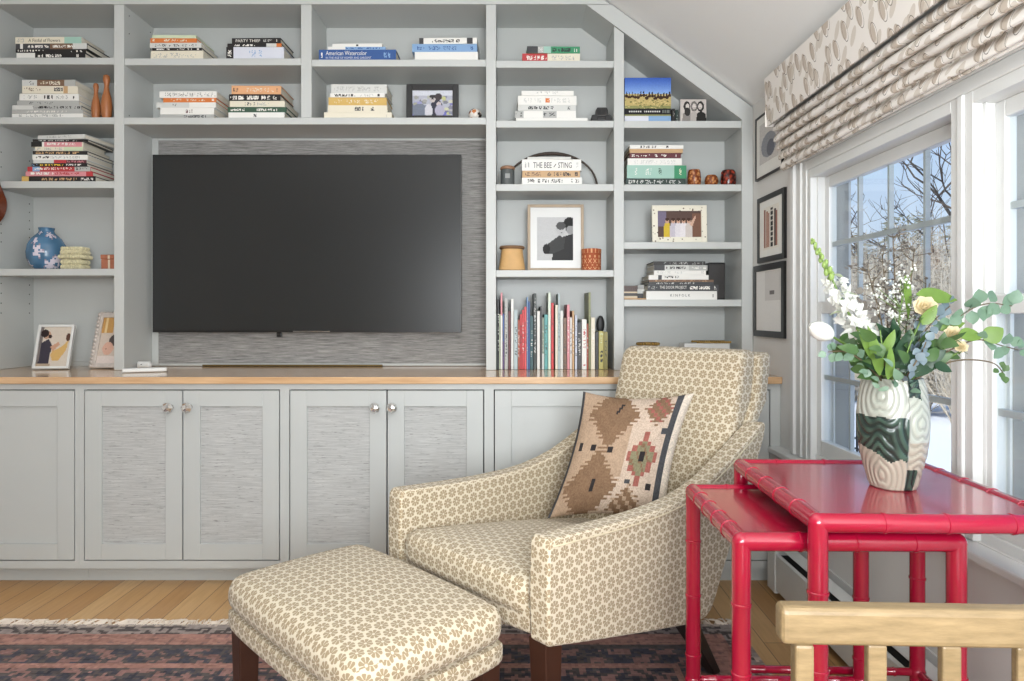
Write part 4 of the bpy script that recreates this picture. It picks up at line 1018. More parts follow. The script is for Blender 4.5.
# trinket box half hidden
t = thing('trinket_box', 'small rust coloured box half hidden behind the upright', 'box', (X_(112, 3.14), 3.14, SHELF['a4'] + .0006)); s = 3.14 / F
rustm = paint('rust_leather', (170, 104, 76), .6, var=.25, scale=60)
b = MB(); b.box(-8 * s, 8 * s, -5 * s, 5 * s, 0, 9.5 * s); b.build('box_body', rustm, t, bevel=.002)
b = MB(); b.box(-8.4 * s, 8.4 * s, -5.4 * s, 5.4 * s, 9.6 * s, 13.5 * s); b.build('lid', rustm, t, bevel=.002)
b = MB(); b.box(-1 * s, 1 * s, -5.6 * s, -5.41 * s, 9.7 * s, 13 * s); b.box(-1 * s, 1 * s, -5.2 * s, -5.01 * s, 1 * s, 9 * s); b.build('strap', paint('cream_strap', (214, 196, 170), .7), t)
# ball ornament
rs = random.Random(14)
dots = [(rs.uniform(0, 2 * PI), rs.uniform(.1, .9)) for _ in range(26)]
def bcol(a, t_):
    for i, (fa, ft) in enumerate(dots):
        da = (a - fa + PI) % (2 * PI) - PI
        if math.hypot(da * math.sin(PI * t_), (t_ - ft) * 3) < .3: return lin((60, 52, 50)) if i % 3 else lin((196, 120, 70))
    return lin((222, 214, 204))
b = MB(); r = 6.6 * 3.1 / F; b.ball((0, 0, r), r, 28, 18, colfn=bcol)
o = b.build('decorative_ball', glazem, smooth=True); o.location = (X_(475, 3.1), 3.1, SHELF['c2'] + .0006); tag(o, 'small mottled white ball ornament beside the black photo frame', 'ornament')
# toy car
Y = 3.09; s = Y / F; zk = SHELF['d2'] + .0006; t = thing('toy_car', 'small black vintage toy car beside the white book stack', 'toy car', (X_(601, Y), Y, zk))
b = MB(); b.box(-8 * s, 8 * s, -3.4 * s, 3.4 * s, 2.2 * s, 5.2 * s); b.box(-9.4 * s, -4 * s, -2.6 * s, 2.6 * s, 5.2 * s, 6.4 * s); b.build('car_body', black, t, bevel=.002)
b = MB(); b.prism([(-6, 5.3), (6.4, 5.3), (6.4, 10), (5.2, 12), (-4.2, 12), (-5.4, 10)], lambda a, c_, d: (a * s, d, c_ * s), -3 * s, 3 * s); b.build('cab', black, t, bevel=.002)
b = MB(); b.box(-3.6 * s, -.4 * s, -3.15 * s, -3.02 * s, 7 * s, 10.4 * s); b.box(.8 * s, 4.4 * s, -3.15 * s, -3.02 * s, 7 * s, 10.4 * s); b.build('side_window', darkgap, t)
for sx in (-7, 7):
    for sy in (-3.9, 3.9):
        b = MB(); pr = [(2.9 * s, -.7 * s), (3.2 * s, -.3 * s), (3.2 * s, .3 * s), (2.9 * s, .7 * s)]; b.lathe(pr, 16)
        b.v = [(sx * s + p[0], sy * s + p[2], 3.2 * s + p[1]) for p in b.v]; b.build('wheel', iron, t, smooth=True, auto=.7)
# candle jar + arched handle hoop
Y = 3.09; t = thing('candle_jar', 'small smoky glass candle jar with tan lid', 'candle', (X_(507.6, Y), Y, SHELF['d3'] + .0006)); s = Y / F
b = MB(); b.lathe([(6.2 * s, 0), (7 * s, .8 * s), (7 * s, 13.2 * s), (6.4 * s, 14.2 * s)], 24); b.build('jar', paint('smoky_glass', (88, 92, 92), .12), t, smooth=True, auto=.6)
b = MB(); b.lathe([(7.3 * s, 14.3 * s), (7.4 * s, 16 * s), (6 * s, 17.2 * s), (.5 * s, 17.6 * s)], 24); lab(b.build('lid', paint('tan_lid', (150, 112, 84), .5), t, smooth=True, auto=.6), 'tan lid')
b = MB(); b.box(-2.4 * s, 2.4 * s, -7.25 * s, -7.02 * s, 6 * s, 10 * s); b.build('jar_label', paint('grey_label', (150, 152, 150), .7), t)
Y = 3.235; pts = []
for k in range(25):
    a = PI * k / 24; pts.append((X_(551.5, Y) - math.cos(a) * 46 * Y / F, Y, SHELF['d3'] + .004 + (Z_(153.5, Y) - SHELF['d3'] - .004) * math.sin(a) ** .85))
b = MB(); b.tube(pts, [.0045 + .004 * math.sin(PI * k / 24) ** 6 for k in range(25)], 8)
tag(b.build('arched_handle', paint('dark_wicker', (74, 62, 54), .7, var=.4, scale=200), loc=(X_(551.5, Y), Y, SHELF['d3']), smooth=True), 'dark wicker wrapped arch rising behind the books and candle jar', 'ornament')
# baskets
tanb = paint('tan_birch_bark', (206, 164, 108), .6, var=.15, scale=25)
Y = 3.10; t = thing('basket', 'tan tapered birch basket left of the black and white photo', 'basket', (X_(512, Y), Y, SHELF['d4'] + .0006)); s = Y / F
sqr = lambda a, k: (1 / (abs(math.cos(a)) ** 4 + abs(math.sin(a)) ** 4) ** .25 if k < .2 else 1 + (1 / (abs(math.cos(a)) ** 4 + abs(math.sin(a)) ** 4) ** .25 - 1) * (1 - k))
b = MB(); b.lathe([(12.5 * s, 0), (13.2 * s, .8 * s), (12.6 * s, 6 * s), (11.4 * s, 14 * s), (10.6 * s, 20.6 * s), (10 * s, 20.6 * s), (11.6 * s, 4 * s), (.5 * s, 3 * s)], 32, rfn=sqr, cap=False); b.build('basket_body', tanb, t, smooth=True, auto=.8)
b = MB(); rp = []
for k in range(64):
    a = 2 * PI * k / 64; rp.append((11.2 * s * math.cos(a) * sqr(a, .8), 11.2 * s * math.sin(a) * sqr(a, .8), (21.8 + .5 * (k % 2)) * s))
b.tube(rp + [rp[0], rp[1]], 1.5 * s, 6); b.build('stitched_rim', paint('stitched_rim', (128, 96, 66), .7, var=.5, scale=160), t, smooth=True)
Y = 3.09; t = thing('canister', 'rust red carved birch canister beside the wooden frame', 'canister', (X_(591.3, Y), Y, SHELF['d4'] + .0006)); s = Y / F
cr, cl = lin((164, 84, 52)), lin((214, 160, 118))
def cfn(a, t_):
    k = (a * 6 / (2 * PI) * 2) % 1; j = (t_ * 4) % 1
    if t_ > .82: return cl if (k - .5) ** 2 + ((t_ - .9) * 8) ** 2 < .06 else cr
    r = math.hypot(k - .5, (j - .5)); return cl if .34 < r < .44 or r < .08 else cr
b = MB(); b.lathe(dense([(9.4 * s, 0), (9.7 * s, 1 * s), (9.7 * s, 16.5 * s)], 14), 72, colfn=cfn); b.build('canister_body', craftm, t, smooth=True, auto=.7)
b = MB(); b.lathe(dense([(9.9 * s, 16.6 * s), (10 * s, 20.5 * s)], 6) + [(8.8 * s, 20.8 * s), (8.8 * s, 18 * s), (.5 * s, 17.5 * s)], 72, colfn=lambda a, t_: cr if (a * 9) % 1 > .3 else cl); b.build('rim', craftm, t, smooth=True, auto=.7)
# amber candle holders
lathe_thing('candle_holder', 'tall amber mosaic candle holder beside the teal book', 'candle holder', 694.2, 0, 3.08, [(5.6, 0), (6.4, 2), (6.7, 7), (6.2, 12), (5.4, 14), (4.8, 14), (5.4, 8), (.3, 3)], amber, zk=SHELF['e2'], group='glass candle holders')
lathe_thing('candle_holder', 'low amber mosaic candle holder in the middle of three', 'candle holder', 711.3, 0, 3.09, [(4.6, 0), (6.2, 2), (6.8, 4.4), (5.8, 7.4), (4.6, 8.6), (4, 8.6), (5, 5), (.3, 2)], amber, zk=SHELF['e2'], group='glass candle holders')
lathe_thing('candle_holder', 'dark red mosaic candle holder nearest the end upright', 'candle holder', 728.2, 0, 3.09, [(6.6, 0), (7.4, 1.5), (7.5, 7), (7, 12), (5.8, 13.6), (5.2, 13.4), (6.2, 7), (.3, 3)], redglass, zk=SHELF['e2'], group='glass candle holders')
# speaker, striped box, tray
Y = 3.12; s = Y / F; t = thing('speaker', 'black upright speaker box beside the book stack', 'speaker', (X_(716.8, Y), Y, SHELF['e4'] + .0006))
b = MB(); b.box(-8.4 * s, 8.4 * s, 0, .1, 0, 37 * s); b.build('speaker_housing', black, t, bevel=.004)
b = MB(); b.box(-7.6 * s, 7.6 * s, -.003, -.0003, 1.5 * s, 35.5 * s); b.build('speaker_grille', darkleg, t, bevel=.001)
Y = 3.06; s = Y / F; t = thing('striped_box', 'tiny striped box on a tan tray beside the book stack', 'box', (X_(630.6, Y), Y, SHELF['e4'] + .0072))
for k, (z0_, z1_, m_) in enumerate(((0, 2.1, paint('cream_strap', (0, 0, 0))), (2.15, 5, darkleg), (5.05, 6.5, paint('cream_strap', (0, 0, 0))), (6.55, 9, walnut))):
    b = MB(); b.box(-6.8 * s, 6.8 * s, 0, .05, z0_ * s, z1_ * s); b.build(('box_body', 'dark_band', 'pale_band', 'lid')[k], m_, t)
b = MB(); b.box(-7.0 * s, 7.0 * s, -.0015, .0515, 9.05 * s, 12.4 * s); b.build('lid_top', walnut, t)
b = MB(); xa, xb_ = X_(623.6, Y), X_(645.6, Y); b.box(xa, xb_, 3.045, 3.20, SHELF['e4'] + .0005, SHELF['e4'] + .0065)
o = b.build('tray', paint('tan_board', (186, 150, 110), .6), loc=((xa + xb_) / 2, 3.1, SHELF['e4'])); tag(o, 'thin tan tray under the tiny striped box', 'tray')
for o_ in [x for x in bpy.data.objects if x.get('group', '').endswith('in pile behind striped box')]: o_.location.z += .007; o_.location.x = X_(641, 3.13); 
# worktop behind the chair
Y = 3.12; s = Y / F
zk = ZT + .0006; t = thing('dish', 'small gold beaded dish on the worktop behind the armchair', 'dish', (X_(648, Y), Y, zk))
b = MB(); b.lathe([(6 * s, 0), (5 * s, 3 * s), (4 * s, 12 * s), (5 * s, 20 * s), (10 * s, 23 * s), (10.4 * s, 26 * s), (9.6 * s, 26 * s), (8 * s, 23.6 * s), (.3 * s, 22.5 * s)], 24); b.build('dish_body', brass, t, smooth=True, auto=.8)
b = MB()
for k in range(20): a = 2 * PI * k / 20; b.ball((10.4 * s * math.cos(a), 10.4 * s * math.sin(a), 24.6 * s), 1.5 * s, 6, 5)
b.build('beaded_rim', brass, t, smooth=True)
t = thing('box', 'white box topped with gold beads on the worktop behind the armchair', 'box', (X_(704, Y), Y, zk))
b = MB(); b.box(-22.5 * s, 22.5 * s, -.05, .05, 0, 25.4 * s); b.build('box_body', white, t, bevel=.003)
b = MB()
for k in range(17): b.ball(((-9 + 2.0 * k) * s, -.046, 26.6 * s), 1.25 * s, 6, 5); b.ball(((-9 + 2.0 * k) * s, .046, 26.6 * s), 1.25 * s, 6, 5)
b.build('beaded_edge', brass, t, smooth=True)
# black oval ornament behind the low olive books
Y = 3.235; b = MB(); b.ball((0, 0, (371 - 329) * Y / F), 4.0 * Y / F, 20, 14, sc=(1, .4, 2.2)); b.tube([(0, 0, .0), (0, 0, 36 * Y / F)], .004, 8); b.lathe([(.022, 0), (.02, .006), (.005, .01)], 16)
tag(b.build('spoon', iron, loc=None, smooth=True), 'black oval paddle upright behind the last olive books', 'ornament').location = (X_(600.5, Y), Y, ZT + .0006)
# remote and small box on worktop
Y = 2.93; t = thing('remote_control', 'slim white remote lying on the worktop left of the television', 'remote', (X_(145, Y), Y, ZT + .0006), rotz=.42)
b = MB(); b.box(-.085, .085, -.02, .02, 0, .018); b.build('remote_body', white, t, bevel=.005)
b = MB(); b.box(-.06, -.035, -.012, .012, .0182, .0195); b.build('button_pad', paint('grey_buttons', (190, 190, 188), .5), t)
Y = 3.12; t = thing('charging_case', 'tiny white rounded case behind the white remote', 'case', (X_(144.4, Y), Y, ZT + .0006)); s = Y / F
b = MB(); b.box(-7 * s, 7 * s, -.014, .014, 0, .033); b.build('case_body', white, t, bevel=.012, bseg=4)
b = MB(); b.box(-2 * s, -.8 * s, -.0152, -.0142, .017, .02); b.build('indicator', darkgap, t)
# ukulele hanging on the end of the bookcase
Y = 2.985; s = Y / F; cx, cz = X_(-21.5, Y), Z_(204, Y)
t = thing('ukulele', 'brown wooden ukulele body hanging at the end of the bookcase', 'ukulele', (cx, Y, cz - 23 * s))
ol = []
for k in range(48):
    a = 2 * PI * k / 48 - PI / 2; r0 = 23.5
    x = math.cos(a); y = math.sin(a)
    if y <= .3: ol.append((x * 23.5, y * 24))
    else:
        q_ = (y - .3) / .7; ol.append((math.copysign(abs(x) ** .8, x) * (23.5 - 5 * q_) * (1 - .18 * math.sin(PI * min(1, q_ * 1.1))), 7.2 + q_ * 48))
b = MB(); b.prism([(cx + x * s, cz + y * s) for x, y in ol], lambda a, c_, d: (a, d, c_), Y - .03, Y + .035); b.build('ukulele_body', ukem, t, world=True, bevel=.006)
b = MB(); b.box(cx - .014, cx + .014, Y - .036, Y - .02, cz + 54 * s, cz + 120 * s); b.build('neck', walnut, t, world=True, bevel=.003)
b = MB(); b.box(cx - .006, cx + .006, Y - .02, 3.0298, cz + 108 * s, cz + 112 * s); b.build('hanging_peg', walnut, t, world=True)
b = MB(); b.box(cx - .02, cx + .02, Y - .038, Y - .022, cz + 120.3 * s, cz + 142 * s); b.build('headstock', walnut, t, world=True, bevel=.004)

for nm_, hpx in (('shell_box', 21), ('trinket_box', 13.5), ('toy_car', 12), ('candle_jar', 17.6), ('basket', 24), ('canister', 20.8), ('speaker', 37)):
    o_ = bpy.data.objects[nm_]; o_.scale.z = HF(o_.location.z, hpx, o_.location.y)
# ------------------------------------------------------------------ rug
RX0, RX1, RY0, RY1 = -2.6, .775, .62, 2.365
rg = random.Random(2)
salm, navy, char, gry, rose, crm = [lin(c) for c in ((172, 130, 118), (80, 78, 86), (100, 92, 90), (156, 144, 138), (150, 116, 110), (206, 190, 176))]
def rugcol(u, v):
    x = RX0 + (RX1 - RX0) * u; y = RY0 + (RY1 - RY0) * v; d = min(RY1 - y, RX1 - x) if RX1 - x < .3 else RY1 - y
    n = noise.noise((x * 9, y * 60, 1)); n2 = noise.noise((x * 45, y * 45, 4)); n3 = noise.noise((x * 3, y * 5, 9))
    if d < .02: c = gry if n2 > 0 else crm
    elif d < .075: c = gry if n2 + n > -.05 else char
    elif d < .15: c = salm if n2 > -.3 else rose
    elif d < .175: c = char
    elif d < .265:
        k = .7 * math.sin(x * 42) * math.sin(y * 60) + 1.6 * n2; c = navy if k > .25 else char if k > -.3 else rose
    elif d < .29: c = salm
    elif d < .42:
        k = .6 * math.sin(x * 30 + 2 * n3) * math.cos((y) * 44) + 1.5 * n2; c = rose if k > .2 else navy if k < -.35 else char
    else:
        k = .6 * math.sin(x * 24 + 3 * n3) + .7 * math.cos(y * 26 + 2 * n) + 2 * n2; c = salm if k > .7 else navy if k < -.6 else rose if k > 0 else char
    g = 1 + .30 * n + .22 * n2 + rg.uniform(-.14, .14)
    return tuple(max(0, x_ * g) for x_ in c)
t = thing('rug', 'faded red and charcoal patterned wool rug with cream fringe under the chair', 'rug', (-.8, 1.5, 0))
b = MB()
b.grid(lambda u, v: (RX0 + (RX1 - RX0) * u, RY0 + (RY1 - RY0) * v, .0105 + .0012 * noise.noise((u * 300, v * 160, 0))), 330, 190, rugcol)
b.box(RX0, RX1, RY0, RY1, .0008, .0085, char); b.build('pile', rugm, t, world=True)
b = MB()
x = RX0
while x < RX1:
    a = rg.gauss(0, .5); L = rg.uniform(.025, .055)
    b.tube([(x, RY1 - .006, .010), (x + a * L * .5, RY1 + L * .5, .009 + rg.uniform(0, .006)), (x + a * L, RY1 + L, .004)], [.003, .0026, .0014], 3, cap=False); x += rg.uniform(.004, .007)
fr = b.build('fringe', paint('cream_fringe', (240, 226, 210), .95, var=.12), t, world=True); fr['kind'] = 'stuff'

# ------------------------------------------------------------------ armchair
CXf, CYf, TH, CW = .083, 1.525, math.radians(43.4), .645
KS = .975; KZ = H * (1 - KS)
ch = thing('armchair', 'low armchair in cream and tan medallion fabric beside the red tables', 'armchair', (CXf * KS, CYf * KS, KZ), TH); ch.scale = (KS,) * 3
prof = [(0, .338), (-.004, .45), (0, .565), (.012, .578), (.09, .573), (.177, .568), (.27, .564), (.36, .562), (.45, .563), (.53, .568), (.61, .581), (.685, .599), (.77, .630), (.856, .666), (.94, .703), (1.0, .729), (1.018, .733), (1.028, .722), (1.018, .685), (.979, .622), (.9, .51), (.795, .366), (.748, .300), (.715, .246), (.69, .217), (.66, .204), (.61, .204), (.538, .218), (.36, .256), (.177, .297)]
for v0, v1 in ((0, .062), (CW - .062, CW)):
    b = MB(); b.prism(prof, lambda a, c, d: (a, d, c), v0, v1)
    b.build('arm', chairfab, ch, boxuv=True, bevel=.014, bseg=3, auto=.9)
# piping seam along the outer arm edge
pipem = paint('fabric_piping', (204, 190, 162), .9)
for v in (-.0005, CW + .0005):
    b = MB(); b.tube([(a, v, c - .017) for a, c in prof[3:16]], .0024, 6); b.build('piping', pipem, ch, smooth=True)
b = MB(); b.rbox((.002, .0625, .338), (.62, CW - .0625, .41), .018, 8); b.v = [(p[0], p[1], p[2] - .16 * max(0, p[0])) for p in b.v]; b.build('seat_rail', chairfab, ch, smooth=True)
b = MB(); b.rbox((-.012, .064, .372), (.84, CW - .064, .476), .04, 20, crown=.034, plan=.02); b.v = [(p[0], p[1], p[2] - .16 * max(0, p[0])) for p in b.v]; b.build('seat_cushion', chairfab, ch, smooth=True)
# back shell between the arms, raked
def slab(name, front, rear, v0, v1, r=.03, bev=.03):
    b = MB(); b.prism(front + rear[::-1], lambda a, c, d: (a, d, c), v0, v1)
    return b.build(name, chairfab, ch, boxuv=True, bevel=bev, bseg=4, auto=1.0)
slab('back_shell', [(.66, .26), (.93, .62), (1.06, .80), (1.085, .945)], [(.72, .235), (1.02, .66), (1.135, .78), (1.172, .955)], .045, CW - .045, bev=.022)
def backc(u, v, w):  # u 0..1 across, v 0..1 up, w 0 front 1 rear
    z = .38 + (.962 - .38) * v; f = .80 + .21 * v + .012 * math.sin(PI * v) - .022 * math.sin(PI * u) * math.sin(PI * min(1, v * 1.1))
    r = f + .12
    return f, r, z
b = MB()
n = 20; V0, V1 = .068, CW - .068
def rounded(u, v, w):
    f, r, z = backc(u, v, w); vv = V0 + (V1 - V0) * u; uu = f + (r - f) * w
    return Vector((uu, vv, z))
def bfn(side):
    def fn(a, c):
        u, v, w = {'f': (a, c, 0), 'b': (a, c, 1), 'l': (0, c, a), 'r': (1, c, a), 't': (a, 1, c), 'd': (a, 0, c)}[side]
        e = .07; ew = .3
        cl = lambda x, m: max(m, min(1 - m, x))
        iu, iv, iw = cl(u, e), cl(v, e), cl(w, ew)
        d = Vector(((u - iu) / e, (v - iv) / e, (w - iw) / ew))
        if d.length > 1e-9:
            d = d.normalized(); u, v, w = iu + d.x * e, iv + d.y * e, iw + d.z * ew
        return rounded(u, v, w)
    return fn
for sd, fl_ in (('f', True), ('b', False), ('l', True), ('r', False), ('t', True), ('d', False)):
    fn = bfn(sd)
    def uvf(a, c, fn=fn, sd=sd):
        p = fn(a, c); return {'f': (p.y, p.z * 1.05), 'b': (p.y, p.z), 'l': (p.x, p.z), 'r': (p.x, p.z), 't': (p.y, p.x), 'd': (p.y, p.x)}[sd]
    b.grid(fn, n, n, None, uvf, flip=fl_)
b.build('back_cushion', chairfab, ch, smooth=True)
def leg(name, parent, top, bot, rt, rb_, m, lt='leg'):
    b = MB(); i = len(b.v)
    T, Bt = Vector(top), Vector(bot)
    P = [Bt + Vector((sx * rb_, sy * rb_, 0)) for sx, sy in ((-1, -1), (1, -1), (1, 1), (-1, 1))] + [T + Vector((sx * rt, sy * rt, 0)) for sx, sy in ((-1, -1), (1, -1), (1, 1), (-1, 1))]
    b.v = [tuple(p) for p in P]
    for q4 in ((0, 3, 2, 1), (4, 5, 6, 7), (0, 1, 5, 4), (1, 2, 6, 5), (2, 3, 7, 6), (3, 0, 4, 7)): b.face(q4)
    return b.build(lt, m, parent, bevel=.003)
RZ = .0118
for v in (.05, CW - .05):
    leg('leg', ch, (.04, v, .336), (.046, v, (RZ - KZ) / KS), .028, .02, walnut)
    leg('leg', ch, (.60, v, .222), (.785, v, (RZ - KZ) / KS), .03, .017, darkleg)

# ------------------------------------------------------------------ ottoman
R0 = Vector((.001, 1.530)); wd = Vector((-.69, .724)).normalized(); OW, OD = .635, .405
OTH = math.atan2(wd.y, wd.x)          # local x = along chair front, local y = away from the chair
ot = thing('ottoman', 'matching cream and tan medallion ottoman in front of the armchair', 'ottoman', (R0.x, R0.y, 0), OTH)
b = MB(); b.rbox((0, 0, .300), (OW, OD, .352), .016, 16, plan=.05); b.build('base_band', chairfab, ot, smooth=True)
b = MB(); b.rbox((-.004, -.004, .346), (OW + .004, OD + .004, .428), .038, 22, crown=.024, pw=2.2, plan=.06); b.build('cushion', chairfab, ot, smooth=True)
for px_, py_ in ((.045, .045), (OW - .045, .045), (.045, OD - .045), (OW - .045, OD - .045)):
    leg('leg', ot, (px_, py_, .302), (px_, py_, RZ), .026, .02, walnut)

# ------------------------------------------------------------------ kilim cushion
kb = [lin(c) for c in ((190, 170, 152), (170, 145, 122), (126, 100, 78), (150, 92, 82), (128, 122, 96), (50, 46, 46), (220, 206, 188), (74, 74, 76))]
kr = random.Random(8)
def kil(u, v):
    st = lambda x, n: math.floor(x * n) / n
    us, vs = st(u, 60), st(v, 60); c = kb[0]
    def dia(cx, cy, rx, ry, ser=.0):
        return abs(us - cx) / rx + abs(vs - cy) / ry + ser * (abs(((vs * 26) % 1) - .5) * 2 - .5)
    if us < .52: c = kb[1] if dia(.22, .5, .42, .75, .22) < 1 or us < .2 else kb[0]
    if dia(.33, .80, .24, .30, .28) < 1: c = kb[2]
    if dia(.27, .20, .24, .32, .28) < 1: c = kb[2]
    if dia(.74, .86, .15, .17, .4) < .9: c = kb[2] if (int(us * 30) + int(vs * 30)) % 3 else kb[3]
    if dia(.62, .04, .17, .2, .4) < .9: c = kb[2] if (int(us * 30) + int(vs * 30)) % 3 else kb[1]
    s6 = lambda x: math.floor(x * 24) / 24
    dm = abs(s6(us) - .665) / .155 + abs(s6(vs) - .42) / .215
    if dm < 1: c = kb[3]
    if dm < .74: c = kb[4] if (int(us * 48) + int(vs * 30)) % 4 else kb[2]
    if dm < .2: c = kb[5]
    for (a, d, w, h) in ((.20, .52, .018, .03), (.36, .5, .024, .03), (.8, .22, .03, .03), (.84, .66, .025, .025), (.07, .52, .02, .035), (.6, .24, .02, .022)):
        if abs(us - a) < w and abs(vs - d) < h: c = kb[5] if a not in (.84, .6) else kb[7]
    if abs(us - .29) < .02 and abs(vs - .2) < .05 and not (abs(us - .29) > .008 and abs(vs - .2) < .02 and abs(us - .29) < .004): c = kb[5]
    if abs((us - .37) - (vs - .86) * .5) < .015 and abs(vs - .86) < .055: c = kb[5]
    if u > .925: c = kb[6]
    elif u > .865: c = kb[7]
    elif u < .022: c = kb[7]
    g = 1 + kr.uniform(-.17, .17) + .08 * noise.noise((u * 14, v * 14, 0)) + (.05 if (int(u * 120) + int(v * 120)) % 2 else -.05)
    return tuple(x * g for x in c)
BL, e1, e2 = Vector((.1086, 2.11, .452)), Vector((.352, -.045, 0)), Vector((.125, .13, .378))
nrm = e1.cross(e2).normalized()
if nrm.y > 0: nrm = -nrm
def pil(sg):
    def fn(u, v):
        x, y = 2 * u - 1, 2 * v - 1
        puff = (max(0, 1 - abs(x) ** 2.6) * max(0, 1 - abs(y) ** 2.6)) ** .55
        pin = .055; uu = u - pin * x * (1 - y * y) ; vv = v - pin * y * (1 - x * x)
        p = BL + e1 * uu + e2 * vv + nrm * (sg * (.07 if sg > 0 else .055) * puff)
        p += nrm * .004 * noise.noise((u * 5, v * 5, sg)) * puff
        return p
    return fn
t = thing('cushion', 'brown and beige kilim throw cushion leaning in the armchair', 'cushion', tuple(BL + e1 * .5))
b = MB(); b.grid(pil(1), 120, 120, kil); b.build('kilim_cover', kilimm, t, world=True, smooth=True)
b = MB(); b.grid(pil(-1), 24, 24, lambda u, v: kb[6], flip=True); lab(b.build('plain_back', kilimm, t, world=True, smooth=True), 'plain cream back of the cushion')

# ------------------------------------------------------------------ nesting tables
def fz(o_, x, y):
    a = o_.rotation_euler.z; wx = o_.location.x + x * math.cos(a) - y * math.sin(a)
    return .0125 if wx < RX1 + .02 else .0005
def nest_table(label, FL, w, d, zc, zr, rot, r=.0175):
    t = thing('nesting_table', label, 'table', (FL[0], FL[1], 0), rot, group='red bamboo style nesting tables')
    cs = [(0, 0), (w, 0), (w, d), (0, d)]
    def ringed(p, q_, rr, nodes):
        p, q_ = Vector(p), Vector(q_); L = (q_ - p).length; pts, rs = [p], [rr]
        for f in nodes:
            for e, k in ((-.0034, 1), (-.0022, 1.09), (.0022, 1.09), (.0034, 1)): pts.append(p.lerp(q_, f + e / L)); rs.append(rr * k)
        return pts + [q_], rs + [rr]
    def rod(name, p, q_, nodes, rr=r):
        b = MB(); pts, rs = ringed(p, q_, rr, nodes); b.tube(pts, rs, 18)
        return b.build(name, redm, t, smooth=True, auto=.75)
    for i, (x, y) in enumerate(cs):
        b = MB(); pts, rs = ringed((x, y, fz(t, x, y)), (x, y, zc), r, (.09, .4, .62, .82)); b.tube(pts, rs, 18); b.ball((x, y, zc), r * 1.02, 18, 10); b.ball((x, y, zr), r * 1.12, 14, 8)
        b.build('leg', redm, t, smooth=True, auto=.75)
    for a, c in ((0, 1), (1, 2), (2, 3), (3, 0)):
        (x0, y0), (x1, y1) = cs[a], cs[c]
        rod('top_rail', (x0, y0, zc), (x1, y1, zc), (.27, .53, .8) if y0 == y1 else (.2, .4, .6, .8))
    for a, c in ((2, 3), (1, 2)):
        (x0, y0), (x1, y1) = cs[a], cs[c]
        dv = Vector((x1 - x0, y1 - y0, 0)).normalized() * r
        rod('lower_rail', Vector((x0, y0, zr)) + dv, Vector((x1, y1, zr)) - dv, (.1, .3, .5, .7, .9), r * .55)
    b = MB(); b.box(r * .6, w - r * .6, r * .6, d - r * .6, zc - .004, zc + r * .66); b.build('table_top', redm, t, bevel=.001)
    return t
TR = math.radians(-3)
nest_table('larger red lacquered bamboo style table carrying the flower vase', (.549, 1.226), .426, .454, .71, .211, math.radians(-1.8))
nest_table('smaller red lacquered bamboo style table slid out from under the vase table', (.4275, 1.274), .398, .357, .66, .212, math.radians(-.8))

# ------------------------------------------------------------------ vase
VX, VY = .800, 1.434; VZ = .71 + .0175 * .66 + .0008
s = VY / F; hv = 109 * s
vp = [(22.5, 0), (23.6, 1), (25.5, 8), (29, 19), (33, 34), (35.4, 50), (36.2, 62), (36.0, 74), (34.6, 88), (32.4, 101), (31, 107), (30.6, 109), (28.4, 109), (28, 100), (27, 60), (16, 12), (.4, 10)]
vp = [(r * s * .885, z * s) for r, z in vp]; outer = 12
cen = [(-PI / 2 + .1, .17), (-PI / 2 - .8, .10), (-PI / 2 + .15, .84), (-PI / 2 - .65, .95), (-PI / 2 + 1.0, .3), (-PI / 2 + .9, .75), (-PI / 2 + 1.5, .5), (PI / 2, .5), (PI / 2 + 1, .2), (PI / 2 - .8, .8)]
def relief(a, z):
    best = .9 + z * 1.1 + .16 * math.sin(a * 5 + z * 5) + .05 * math.sin(a * 11)
    for (ca, cz) in ((-2.45, .86), (-2.5, .14), (-1.2, .62)):
        da = (a - ca + PI) % (2 * PI) - PI; best = min(best, math.hypot(da * .8, (z - cz) * 2.2) * (1 + .12 * math.sin(3 * math.atan2(z - cz, da))))
    return best
cW, cGn, cDk, cPk = lin((172, 172, 162)), lin((66, 88, 76)), lin((34, 44, 40)), lin((168, 157, 142))
def band(a, z):
    n = .05 * noise.noise((a * 3, z * 5, 3)); da = (a + 2.62 + PI) % (2 * PI) - PI
    if abs(da) < .98: return .33 + n - .05 * math.sin(da * 2) < z < .665 + n * .4
    d2 = (a + 1.42 + PI) % (2 * PI) - PI
    if abs(d2) < .22: return (z < .2 + n) or (z > .84 + n)
    return False
def vzcol(a, z):
    w = math.sin(relief(a, z) * 38)
    if abs(((a + 1.62 + PI) % (2 * PI)) - PI) < .022: return tuple(x * .55 for x in cW)
    if band(a, z):
        m_ = max(0, min(1, (w + .5) / .8)) * (.6 + .8 * noise.noise((a * 3, z * 6, 1))); m_ = max(0, min(1, m_)); return tuple(p_ * (1 - m_) + q_ * m_ for p_, q_ in zip(cDk, cGn))
    base = cW if z > .45 else cPk
    k = .78 + .22 * max(0, min(1, (w + .75) / .7))
    gm = .5 + .5 * noise.noise((a * 1.5, z * 3, 7)); base = tuple(b_ * (1 - .25 * gm) + g * .25 * gm for b_, g in zip(base, lin((150, 170, 150))))
    return tuple(x * k for x in base)
dp = []
for k in range(outer - 1):
    for j in range(10): dp.append((vp[k][0] + (vp[k + 1][0] - vp[k][0]) * j / 10, vp[k][1] + (vp[k + 1][1] - vp[k][1]) * j / 10))
dp += vp[outer - 1:]
SEG = 200
def prf(a, t_): return 1.0
b = MB(); i0 = 0; nn_ = len(dp)
